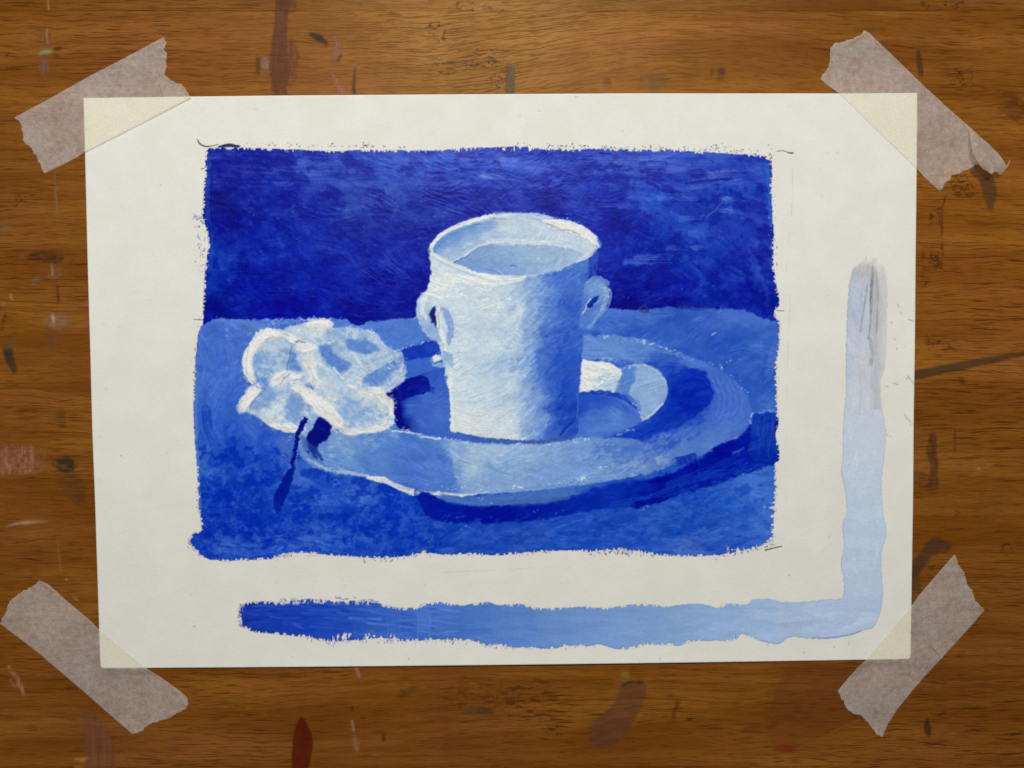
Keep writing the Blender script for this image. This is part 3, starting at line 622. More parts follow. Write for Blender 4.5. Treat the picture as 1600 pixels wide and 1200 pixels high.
    for q, op_, cc in [([(499, 543), (514, 540), (524, 553), (536, 562), (549, 568), (540, 580), (532, 586), (520, 574), (508, 564)], 0.85, BL), ([(541, 534), (560, 530), (578, 534), (592, 546), (580, 553), (562, 552), (546, 546)], 0.8, (88, 128, 210)),
                        ([(566, 598), (578, 586), (598, 574), (614, 564), (628, 560), (624, 574), (610, 590), (598, 600), (582, 604)], 0.8, (90, 130, 210)), ([(456, 547), (464, 556), (466, 570), (472, 578), (464, 580), (455, 574), (453, 562)], 0.7, BL), ([(456, 617), (468, 620), (475, 634), (474, 650), (462, 660), (450, 652), (448, 638)], 0.7, (112, 148, 212)),
                        ([(394, 636), (400, 622), (412, 611), (424, 608), (436, 613), (422, 628), (408, 638)], 0.6, (124, 156, 214)), ([(404, 596), (412, 588), (419, 600), (417, 606)], 0.7, (96, 136, 212))]:
        m = c.mask(q, rough=2.0, soft=1.5, scale=6) * op_ * (0.55 + 0.45 * sstep(0.3, 0.55, fractal(c.X, c.Y, 8, 4, c.ns(), 3, 0.8)))
        c.lay(m, cc, 0.06, NAPKIN)
    c.stroke([(536, 602), (562, 586), (590, 570), (624, 554)], [6, 13, 12, 8], (182, 202, 225), op=0.75, dry=0.3, h=0.14, rid=NAPKIN)
    c.stroke([(548, 556), (570, 558), (596, 554)], [6, 9, 6], (176, 198, 224), op=0.7, dry=0.3, h=0.12, rid=NAPKIN)
    c.along([(604, 566), (626, 572), (622, 592), (606, 604)], 50, (206, 218, 232), off=4.0, r=(1.0, 3.0), op=0.8)
    c.stroke([(520, 574), (530, 585), (538, 592)], 3, (222, 228, 232), op=0.8, dry=0.2, h=0.2)
    c.stroke([(456, 541), (452, 560), (448, 580)], 1.8, (84, 96, 130), op=0.85, dry=0.05, h=0.0)
    c.stroke([(462, 536), (466, 533), (478, 536)], 2.2, (110, 110, 112), op=0.8, dry=0.2)
    c.stroke([(438, 602), (444, 592), (454, 584)], 1.8, (120, 124, 140), op=0.7, dry=0.2)
    c.stroke([(390, 645), (392, 634), (402, 620), (416, 608)], 1.8, (100, 112, 160), op=0.7, dry=0.1)
    c.stroke([(395, 595), (404, 606), (412, 608)], 3, (110, 136, 200), op=0.6, dry=0.1)
    c.along([(604, 604), (614, 622), (618, 640), (616, 655)], 14, (226, 232, 236), off=2.4, op=0.85, rid=NAPKIN)
    c.along([(545, 512), (580, 520), (600, 535), (612, 546)], 24, (212, 222, 234), off=2.6, op=0.7)
    c.along([(600, 548), (630, 552), (632, 590), (615, 606)], 30, (214, 224, 236), off=2.0, op=0.8)
    # ---- cup
    body = [(671, 396), (673, 415), (674, 428), (671, 440), (668, 452), (674, 480), (682, 520), (690, 556), (697, 588), (702, 615), (704, 645), (705, 672), (722, 677), (745, 682), (770, 687), (800, 688), (830, 688), (865, 687), (890, 684), (902, 676), (903, 640),
            (906, 600), (909, 560), (911, 520), (914, 480), (918, 450), (921, 420), (921, 400), (938, 386), (934, 372), (918, 358), (893, 347), (868, 341), (835, 335), (800, 335), (770, 338), (745, 343), (720, 351), (698, 362), (682, 374), (672, 386)]
    cup = c.mask(body, rough=0.9, scale=5)
    U = [(690, 420, (204, 218, 228)), (720, 430, (200, 216, 230)), (680, 445, (212, 224, 230)), (760, 440, (208, 220, 230)), (720, 480, (200, 217, 229)), (770, 480, (206, 218, 229)), (720, 540, (198, 216, 231)), (770, 540, (198, 216, 230)), (800, 460, (192, 210, 228)), (800, 500, (190, 210, 228)), (795, 540, (188, 208, 229)),
         (720, 600, (200, 216, 229)), (760, 610, (192, 212, 230)), (800, 600, (184, 206, 228)), (720, 660, (212, 221, 226)), (760, 660, (206, 217, 226)), (800, 650, (200, 214, 226)), (790, 680, (206, 217, 226)), (700, 500, (190, 208, 230)), (840, 440, (140, 172, 222)), (835, 470, (142, 174, 222)), (830, 500, (134, 168, 220)), (830, 540, (130, 164, 220)),
         (825, 580, (116, 152, 216)), (835, 620, (124, 158, 216)), (830, 660, (140, 170, 218)), (848, 660, (104, 142, 212)), (860, 430, (74, 116, 210)), (865, 480, (70, 112, 208)), (850, 520, (68, 110, 206)), (850, 560, (68, 110, 206)), (845, 600, (78, 120, 210)), (862, 545, (44, 86, 198)), (860, 600, (40, 82, 196)), (885, 440, (56, 100, 206)), (890, 480, (46, 88, 198)), (880, 520, (42, 84, 196)), (870, 560, (38, 80, 196)),
         (880, 600, (30, 70, 190)), (875, 640, (30, 70, 190)), (895, 640, (28, 66, 186)), (870, 675, (48, 90, 198)), (895, 560, (40, 82, 196)), (900, 520, (50, 94, 200)), (915, 430, (64, 108, 206)), (905, 410, (72, 116, 208)), (890, 670, (34, 74, 190))]
    cf = c.field(U, 3.2, jit=18)
    c.lay(cup, cf, 0.13, CUP)
    cm = (cup > 0.5).astype(np.float32)
    lit = cm * (c.Y > 425)
    c.dabs(lit * (c.X < 815), 260, 16, 7, 0.15, op=0.4, jit=5, spread=1.0, h=0.09)
    c.dabs(lit * (c.X > 790) * (c.X < 870), 420, 11, 5, -0.7, op=0.5, jit=17, spread=0.7, h=0.08, dry=0.35)
    c.dabs(lit * (c.X > 850), 240, 22, 8, -0.8, op=0.45, jit=9, spread=0.4, h=0.06, dry=0.3)
    gx = np.clip((c.X - 790) / 70, 0, 1)
    c.scumble(lit, (196, 213, 230), np.clip(0.5 - np.abs(c.X - 806 + 8 * np.sin(c.Y / 31.0)) / 46.0, 0, 1), 10, 3.6, op=0.5, ang=-0.75, oct=3, soft=1.0)
    c.scumble(lit, (64, 106, 208), np.clip(0.5 - np.abs(c.X - 856 + 8 * np.sin(c.Y / 40.0)) / 90.0, 0, 1), 12, 4, op=0.4, ang=-0.75, oct=3, soft=1.0)
    c.scumble(lit, (124, 160, 220), np.clip(0.42 - np.abs(c.X - 868) / 80.0, 0, 1) * sstep(580, 520, c.Y), 8, 3, op=0.22, ang=-0.6, soft=1.0)
    for k in range(150):
        y = c.rs.uniform(440, 672); x = 822 + 14 * c.rs.randn(); l = c.rs.uniform(8, 22)
        t = float(np.clip((x - 795) / 80, 0, 1))
        cc = np.array((188, 207, 229)) * (1 - t) + np.array((76, 116, 210)) * t + c.rs.randn() * 8
        c.stroke([(x - l * 0.55, y + l * 0.5), (x, y - 1), (x + l * 0.5, y - l * 0.55)], c.rs.uniform(3, 6), cc, op=0.55, dry=0.35, h=0.09, clip=cm, jit=10)
    c.stroke([(815, 470), (808, 500), (795, 530)], 13, (196, 213, 229), op=0.55, dry=0.45, clip=cm)
    c.stroke([(816, 480), (800, 496), (790, 512)], 12, (206, 218, 228), op=0.6, dry=0.4, clip=cm)
    c.stroke([(770, 580), (785, 560), (800, 545)], 10, (150, 182, 226), op=0.45, dry=0.45, clip=cm)
    c.stroke([(812, 440), (808, 458), (796, 472)], 10, (160, 190, 226), op=0.6, dry=0.35, clip=cm)
    for k in range(20):                                                     # arcs of the broad brush near the foot
        y = 640 + k * 2.3
        c.stroke([(708, y - 8), (740, y), (775, y + 1), (812, y - 7)], 1.9, (222, 228, 228) if k % 2 else (186, 203, 220), op=0.5, dry=0.3, h=0.17, clip=cm)
    for k in range(14):
        c.stroke([(812 + k * 3, 678 - k), (826 + k * 2.4, 664 - k), (838 + k * 1.6, 646)], 2.2, (150, 180, 222) if k % 2 else (96, 134, 212), op=0.5, dry=0.35, h=0.12, clip=cm)
    c.stroke([(704, 580), (703, 615), (706, 650), (707, 670)], 7, (226, 229, 226), op=0.8, dry=0.2, h=0.2, clip=cm)
    c.stroke([(672, 432), (690, 440), (720, 438), (760, 440), (800, 438), (818, 433)], 11, (222, 229, 230), op=0.75, dry=0.3, h=0.16, clip=cm)
    c.dabs(lit * (c.Y < 470) * (c.X < 800), 50, 14, 3, 0.3, op=0.7, jit=10, spread=0.6, h=0.22, col=(226, 230, 228))
    c.specks([(854, 525), (858, 522)], (30, 40, 90), h=0.1)
    # shadowed foot line
    c.stroke([(712, 676), (735, 682), (760, 686), (800, 690), (850, 690), (895, 684)], [3, 6, 6, 4, 7, 6], (56, 88, 172), op=0.85, dry=0.15, h=0.04, rid=PLATE)
    c.stroke([(875, 680), (885, 668), (895, 660)], 2.6, (10, 32, 130), op=0.7, dry=0.1, h=0.02)
    c.stroke([(903, 612), (902, 640), (900, 670)], 2, (90, 130, 208), op=0.6, dry=0.3, h=0.1)
    # mouth of the cup
    inn = c.mask([(676, 388), (690, 374), (712, 362), (740, 351), (772, 344), (806, 341), (840, 343), (870, 350), (900, 360), (922, 372), (930, 384), (922, 396), (905, 407), (880, 419), (850, 428), (818, 433), (785, 431), (748, 426), (722, 416), (700, 407), (682, 397)], rough=0.5)
    c.lay(inn, c.field([(690, 382, (104, 144, 212)), (710, 370, (100, 140, 212)), (740, 356, (110, 148, 212)), (757, 352, (120, 156, 214)), (700, 395, (164, 190, 222)), (730, 382, (164, 190, 222)), (760, 372, (172, 196, 224)), (790, 350, (190, 206, 222)), (800, 372, (180, 202, 226)), (840, 350, (192, 208, 224)), (850, 370, (186, 206, 228)), (880, 365, (196, 212, 228)),
                           (900, 380, (184, 204, 228)), (920, 385, (196, 212, 228)), (715, 408, (170, 194, 222))], 3, 6), 0.1, CUP)
    c.dabs((inn > 0.5) * 1.0, 110, 24, 5, lambda x, y: 0.5 if x < 700 else (-0.45 if x < 760 else (0.0 if x < 850 else 0.3)), op=0.5, jit=8, spread=0.2, h=0.11)
    c.stroke([(678, 396), (684, 382), (700, 368), (722, 358), (752, 350)], [4, 9, 11, 9, 3], (90, 132, 210), op=0.75, dry=0.25, h=0.05, rid=CUP)
    liq = c.mask([(705, 409), (720, 402), (732, 394), (745, 385), (760, 381), (785, 383), (820, 383), (850, 384), (880, 387), (900, 393), (912, 400), (895, 411), (872, 420), (845, 428), (815, 432), (785, 431), (750, 426), (725, 418)], rough=0.5)
    c.lay(liq, c.field([(730, 405, (122, 156, 214)), (750, 395, (130, 162, 216)), (740, 418, (116, 152, 214)), (790, 390, (140, 170, 216)), (780, 420, (124, 158, 216)), (830, 400, (150, 178, 218)), (820, 425, (134, 166, 218)), (870, 395, (148, 176, 216)), (870, 412, (154, 182, 220)), (900, 400, (164, 188, 220))], 3, 6), 0.06, CUP)
    c.dabs((liq > 0.5) * 1.0, 90, 26, 6, -0.2, op=0.45, jit=6, spread=0.3, h=0.06)
    c.stroke([(704, 409), (722, 402), (738, 391), (748, 384), (764, 380)], [2, 3, 4, 4, 5], (198, 212, 226), op=0.9, dry=0.3, h=0.2, rid=CUP)
    c.stroke([(706, 411), (722, 404), (734, 397)], 1.5, (60, 84, 150), op=0.7, dry=0.2)
    c.stroke([(760, 379), (790, 377), (830, 380), (870, 381), (898, 388)], 6, (206, 218, 230), op=0.75, dry=0.4, h=0.2, rid=CUP)
    c.along([(765, 380), (800, 381), (840, 383), (890, 387)], 34, (228, 233, 234), off=2.4, h=0.24, op=0.8)
    c.specks([(788, 395), (795, 397), (785, 397), (840, 405), (838, 408), (842, 403), (800, 419)], (206, 218, 232), h=0.2)
    c.stroke([(797, 416), (803, 415), (808, 418)], 2, (84, 112, 176), op=0.8)
    # rims
    c.stroke([(671, 392), (678, 378), (694, 364), (716, 353), (742, 344), (768, 338), (800, 336)], [6, 7, 7, 7, 7, 6, 4], (220, 228, 230), op=0.95, dry=0.12, h=0.2, rid=CUP)
    c.along([(674, 384), (700, 360), (740, 345), (775, 338)], 26, (240, 242, 238), off=1.2, h=0.26)
    c.stroke([(775, 337), (810, 337), (840, 338), (865, 344)], 9, (198, 212, 226), op=0.75, dry=0.35, h=0.14, rid=CUP)
    c.stroke([(846, 344), (866, 350), (885, 356), (905, 361), (922, 370), (932, 384)], [4, 10, 15, 14, 13, 8], (234, 234, 228), op=0.95, dry=0.12, h=0.26, rid=CUP)
    c.stroke([(862, 345), (880, 347), (900, 353), (918, 362), (932, 374)], [4, 8, 10, 8, 5], (226, 232, 234), op=0.9, dry=0.2, h=0.2, rid=CUP)
    c.stroke([(852, 348), (866, 354), (880, 360), (894, 361), (906, 368)], 1.7, (128, 132, 132), op=0.85, dry=0.1, h=0.02)
    c.stroke([(862, 361), (876, 360), (888, 364)], 1.5, (150, 154, 156), op=0.7, dry=0.2, h=0.02)
    c.stroke([(930, 380), (928, 392), (916, 402), (900, 410)], [9, 9, 6, 4], (204, 216, 228), op=0.85, dry=0.3, h=0.18, rid=CUP)
    c.along([(800, 334), (850, 337), (880, 342), (905, 350)], 26, (196, 208, 226), off=2.4, op=0.7, rid=CUP)
    c.stroke([(672, 394), (684, 403), (700, 411), (722, 419), (745, 428)], [6, 8, 7, 6, 5], (214, 224, 230), op=0.92, dry=0.15, h=0.2, rid=CUP)
    c.stroke([(674, 402), (700, 415), (728, 426), (750, 432)], 2.4, (164, 184, 212), op=0.7, dry=0.25, h=0.03)
    c.stroke([(740, 430), (770, 434), (800, 434), (822, 432)], [5, 8, 8, 4], (222, 228, 230), op=0.85, dry=0.2, h=0.2, rid=CUP)
    c.along([(790, 432), (830, 432), (860, 426), (880, 420), (900, 410)], 46, (190, 206, 224), off=1.4, op=0.75, h=0.2)
    c.stroke([(840, 431), (870, 422), (898, 410)], 2.2, (60, 96, 186), op=0.5, dry=0.4, h=0.03)
    c.stroke([(669, 384), (672, 396), (671, 402)], 3, (60, 74, 110), op=0.5, dry=0.5)
    # left handle
    c.lay(c.mask([(674, 446), (664, 454), (655, 463), (650, 478), (649, 490), (654, 502), (662, 518), (672, 530), (688, 534), (692, 520), (688, 490), (690, 470)], rough=0.8), c.field([(660, 465, (196, 212, 228)), (655, 485, (170, 196, 226)), (670, 515, (130, 164, 218)), (665, 500, (160, 188, 224)), (685, 460, (214, 224, 230)), (680, 525, (150, 180, 222))], 3), 0.16, CUP)
    c.stroke([(672, 455), (663, 468), (660, 485), (668, 500)], [10, 9, 7, 4], (216, 225, 231), op=0.9, dry=0.2, h=0.22, rid=CUP)
    c.along([(650, 490), (660, 512), (672, 528)], 16, (226, 232, 236), off=1.6, h=0.2)
    c.lay(c.mask([(679, 479), (681, 492), (683, 505), (685, 513), (680, 508), (674, 500), (670, 491), (674, 483)], rough=0.4), (26, 36, 120), 0.02, CUP)
    c.stroke([(689, 480), (697, 490), (703, 506), (704, 520), (699, 540)], [5, 12, 11, 11, 6], (124, 158, 218), op=0.85, dry=0.15, h=0.08, rid=CUP)
    c.stroke([(683, 479), (686, 498), (690, 518), (696, 540), (698, 550)], [4, 8, 8, 7, 5], (222, 229, 232), op=0.95, dry=0.15, h=0.24, rid=CUP)
    c.stroke([(684, 488), (687, 505), (688, 515)], 1.6, (140, 140, 156), op=0.8, dry=0.3)
    c.stroke([(690, 552), (700, 560), (706, 572)], [10, 17, 8], (132, 166, 222), op=0.8, dry=0.3, h=0.12, rid=CUP)
    c.stroke([(675, 570), (690, 571), (700, 568)], [4, 9, 6], (146, 178, 222), op=0.85, dry=0.3, h=0.14, rid=CUP)
    c.stroke([(676, 562), (682, 560), (690, 558)], [9, 12, 8], (230, 233, 230), op=0.96, dry=0.05, h=0.3, rid=CUP)
    # right handle
    c.stroke([(932, 394), (927, 412), (924, 436)], [8, 14, 12], (46, 88, 196), op=0.75, dry=0.3, h=0.06, rid=CUP)
    c.lay(c.mask([(914, 446), (930, 436), (946, 446), (950, 462), (944, 482), (930, 500), (914, 514), (906, 506), (908, 480), (912, 460)], rough=1.0, soft=1.4), c.field([(920, 450, (92, 132, 210)), (940, 455, (112, 150, 214)), (920, 480, (70, 112, 206)), (930, 490, (82, 124, 208)), (915, 505, (74, 116, 206))], 3), 0.08, CUP)
    c.stroke([(918, 452), (928, 444), (938, 442), (948, 450)], [14, 22, 20, 14], (108, 146, 212), op=0.85, dry=0.2, h=0.1, rid=CUP)
    c.stroke([(940, 448), (950, 456), (950, 470), (942, 486), (930, 502), (918, 514)], [8, 11, 10, 8, 7, 6], (134, 166, 218), op=0.75, dry=0.35, h=0.16, rid=CUP)
    c.stroke([(908, 512), (916, 500), (926, 488), (934, 480)], 13, (78, 120, 208), op=0.75, dry=0.25, h=0.06, rid=CUP)
    c.lay(c.mask([(936, 461), (931, 472), (922, 481), (916, 481), (918, 474), (926, 465)], rough=0.4), (14, 40, 150), 0.02, CUP)
    c.stroke([(921, 466), (916, 478), (911, 492)], 2.4, (206, 220, 234), op=0.85, dry=0.2, h=0.2, rid=CUP)
    c.specks([(919, 482), (917, 484), (933, 474), (930, 476), (936, 470)], (232, 238, 240), h=0.24)
    c.along([(940, 452), (950, 455), (948, 470), (940, 486)], 26, (206, 218, 232), off=3.0, h=0.22, op=0.75)
    c.stroke([(925, 520), (930, 523), (934, 518)], [6, 9, 6], (40, 82, 186), op=0.85, dry=0)
    # ---- dark spoon-like marks in front of the napkin
    NV = (10, 18, 128)
    c.stroke([(480, 654), (474, 662), (468, 672), (464, 684), (462, 700), (459, 706)], [8, 9, 7, 7, 8, 5], NV, op=0.98, dry=0, h=0.12, rid=SPOON)
    c.stroke([(462, 704), (459, 716), (456, 728)], [4, 7, 5], NV, op=0.95, dry=0, h=0.1, rid=SPOON)
    c.stroke([(459, 728), (452, 742), (446, 758), (438, 776), (432, 796)], [7, 13, 18, 20, 10], (12, 30, 148), op=0.97, dry=0, h=0.12, rid=SPOON, taper=0.15)
    c.stroke([(434, 784), (432, 796)], 11, (20, 44, 160), op=0.7, dry=0.3, rid=SPOON)
    c.lay(c.mask([(489, 668), (493, 658), (501, 653), (511, 657), (518, 668), (517, 677), (508, 688), (500, 694), (490, 703), (482, 708), (482, 692), (480, 680)], rough=0.7), NV, 0.16, SPOON)
    c.stroke([(474, 684), (482, 698), (494, 716)], [8, 15, 8], (40, 70, 160), op=0.75, dry=0.35, h=0.14, rid=SPOON)
    c.stroke([(484, 694), (492, 704), (503, 722)], [10, 13, 6], (26, 52, 150), op=0.85, dry=0.35, h=0.14, rid=SPOON)
    c.stroke([(472, 680), (480, 700), (490, 718)], [6, 9, 6], (74, 112, 190), op=0.7, dry=0.4, h=0.14)
    c.stroke([(493, 662), (500, 668), (508, 674)], 3, (34, 54, 170), op=0.5, dry=0.3, h=0.2)
    c.along([(469, 680), (466, 700), (461, 726)], 16, (160, 184, 222), off=1.0, r=(0.7, 1.5), op=0.7)
    c.along([(450, 686), (453, 684)], 4, (176, 200, 230), off=1.2)
    # ---- everywhere: edges broken up by the brush, bristle marks, fine tooth and the torn borders of the paint
    c.fray(1.6, 7.0, 0.5, 3.0)
    X, Y = c.X, c.Y
    ang0 = np.select([c.rid == BACKDROP, c.rid == CLOTH_TABLE, c.rid == PLATE, c.rid == CUP, c.rid == NAPKIN],
                     [np.where(Y < 300, 0.03, 0.35), np.where((X < 480) & (Y < 720), 1.57, -0.15), np.clip((815 - X) / 500.0, -0.8, 0.8) * np.where(Y > 640, 1, -1) * 0.7, np.where(X > 840, -0.8, 0.12), 0.7], 0.0)
    c.bristles(ang0, 0.07, 0.09)
    g = fractal(c.X, c.Y, 2.4, 2.0, 900, 2) - 0.5
    g2 = fractal(c.X, c.Y, 7, 5, 910, 3) - 0.5
    r_, g_, b_ = c.col[..., 0], c.col[..., 1], c.col[..., 2]
    sat = np.clip((b_ - r_) / 130.0, 0, 1)                                  # the blue pigment leans to violet
    c.col = np.stack([np.maximum(r_ - sat * np.clip(15 - (r_ - 20) * 0.4, -2, 15), 0), np.maximum(g_ - sat * np.clip(9 - (g_ - 40) * 0.17, -4, 9), 0), b_ - 5 * sat], -1)
    c.col = np.clip(c.col * (1 + (g * 0.11 + g2 * 0.09))[..., None], 0, 255)
    c.hgt = c.hgt + g * 0.05 + g2 * 0.04
    c.cov = outer.copy()
    X, Y = c.X, c.Y
    nearx = np.minimum(np.abs(X - 315), np.abs(X - 1210)) < 16
    fine = np.where(nearx, 0.7 * fractal(X, Y, 11.0, 2.6, 950, 2, 0.6) + 0.3 * fractal(X, Y, 3, 3, 951, 2), 0.7 * fractal(X, Y, 2.6, 9.0, 952, 2, 0.6) + 0.3 * fractal(X, Y, 3, 3, 953, 2))
    def ragged(m, dens):                                                    # paint missing on the tooth of the paper
        th = np.quantile(fine[::5, ::5], dens)
        c.knock(np.clip(m, 0, 1) * sstep(th + 0.05, th - 0.05, fine + 0.2 * (1 - np.clip(m, 0, 1))))
    band = outer - np.clip(blur(outer, 3.0) * 2 - 1.0, 0, 1)
    ragged(np.clip(band * 1.6, 0, 1) * (lattice(X / 40, Y / 40, 77) > 0.35), 0.42)
    wob = 5 * lattice(X / 9, Y / 9, 91)
    ragged(sstep(243, 235, Y + wob) * sstep(0.45, 0.75, lattice(X / 38, Y * 0, 78)), 0.42)
    ragged(sstep(328, 318, X + wob) * sstep(330, 345, Y) * sstep(432, 415, Y), 0.6)
    ragged(sstep(1198, 1206, X + wob) * sstep(264, 250, Y), 0.35)
    ragged(sstep(1200, 1208, X + wob) * sstep(770, 800, Y), 0.4)
    ragged(sstep(852, 862, Y + wob) * sstep(1110, 1150, X), 0.5)
    # dry hairs and dark dots left outside the border
    DK = (52, 58, 84); BLU = (60, 104, 204)
    def fringe(pts, n, col, off, l, ang, op=0.85):
        p = catmull(pts, False, 2.0)
        side = 0.25 if abs(math.cos(ang)) < 0.2 and off < 3 else 0.6
        for _ in range(int(n * side)):
            i = c.rs.randint(len(p)); a = ang + c.rs.randn() * 0.6; ll = l * c.rs.uniform(0.25, 0.9)
            x, y = p[i, 0] + c.rs.randn() * off, p[i, 1] + c.rs.randn() * off
            c.stroke([(x - ll * math.cos(a) / 2, y - ll * math.sin(a) / 2), (x + ll * math.cos(a) / 2, y + ll * math.sin(a) / 2)], c.rs.uniform(0.9, 2.2), col, op=op, dry=0, h=0.03, cover=c.rs.uniform(0.2, 0.75), taper=0.2, rid=BACKDROP if y < 490 else CLOTH_TABLE)
    c.stroke([(341, 230), (356, 227), (374, 229)], [3, 6, 4], (30, 44, 100), op=0.9, dry=0.2, cover=0.9, rid=BACKDROP)
    fringe([(378, 229), (400, 227), (420, 228)], 22, DK, 1.4, 3, 1.4)
    fringe([(420, 226), (480, 227), (560, 229), (600, 231)], 70, DK, 1.6, 3, 1.0)
    fringe([(545, 229), (575, 228)], 14, (20, 22, 40), 1.3, 5, 0.5)
    fringe([(622, 230), (650, 230)], 10, (90, 80, 70), 0.6, 3, 0.0)
    fringe([(810, 227), (850, 227), (890, 228), (915, 231)], 60, DK, 2.0, 4, 1.2)
    fringe([(940, 231), (1000, 230), (1045, 233)], 56, (30, 50, 130), 2.0, 4, 0.9)
    fringe([(1060, 232), (1100, 234), (1180, 240)], 60, (120, 130, 140), 2.2, 4, 0.2, op=0.5)
    fringe([(1105, 232), (1140, 232), (1180, 236)], 40, (110, 140, 180), 2.4, 5, 0.2, op=0.6)
    fringe([(1202, 230), (1206, 236), (1205, 250)], 36, (44, 80, 150), 2.4, 7, 1.4, op=0.7)
    fringe([(1209, 300), (1211, 340), (1212, 380), (1214, 425)], 40, (120, 140, 180), 1.4, 5, 1.5, op=0.5)
    fringe([(1201, 340), (1204, 380), (1208, 420)], 40, (130, 165, 215), 2.0, 5, 1.5, op=0.6)
    fringe([(305, 337), (312, 340), (316, 348)], 20, BLU, 2.0, 10, 0.05)
    fringe([(308, 352), (314, 370), (318, 400), (316, 425)], 70, (50, 84, 180), 4.0, 3, 1.3, op=0.7)
    fringe([(320, 440), (318, 470), (318, 494)], 40, (40, 50, 110), 1.2, 4, 1.5, op=0.7)
    fringe([(312, 500), (308, 530), (304, 580), (302, 650)], 40, (96, 104, 120), 1.0, 6, 1.6, op=0.6)
    fringe([(306, 700), (307, 760), (309, 800)], 24, (60, 76, 130), 1.0, 5, 1.5, op=0.6)
    fringe([(298, 835), (296, 846), (304, 858), (318, 872)], 34, (32, 60, 160), 2.0, 5, 0.5)
    fringe([(430, 872), (445, 868), (465, 864)], 36, BLU, 3.0, 4, 1.3)
    fringe([(565, 874), (590, 876), (612, 874)], 26, (110, 124, 180), 2.4, 5, 1.2, op=0.6)
    fringe([(620, 871), (660, 867), (700, 866), (760, 868)], 50, BLU, 1.6, 4, 1.3)
    fringe([(800, 866), (860, 862), (910, 862)], 36, BLU, 1.6, 4, 1.3)
    fringe([(920, 864), (950, 864), (985, 863)], 60, (30, 50, 130), 2.4, 6, 1.3)
    fringe([(990, 866), (1020, 869)], 16, (40, 60, 130), 1.4, 4, 1.2)
    fringe([(1120, 868), (1150, 864), (1185, 857), (1210, 850)], 70, (46, 66, 130), 2.4, 4, 0.9, op=0.75)
    fringe([(1206, 820), (1208, 835), (1206, 848)], 40, (90, 130, 200), 2.6, 4, 0.8, op=0.7)
    fringe([(1214, 560), (1215, 600), (1213, 640)], 26, (60, 80, 140), 1.2, 4, 1.4, op=0.7)
    fringe([(1212, 730), (1213, 780), (1211, 820)], 30, (120, 145, 195), 1.4, 4, 1.4, op=0.5)
    return c


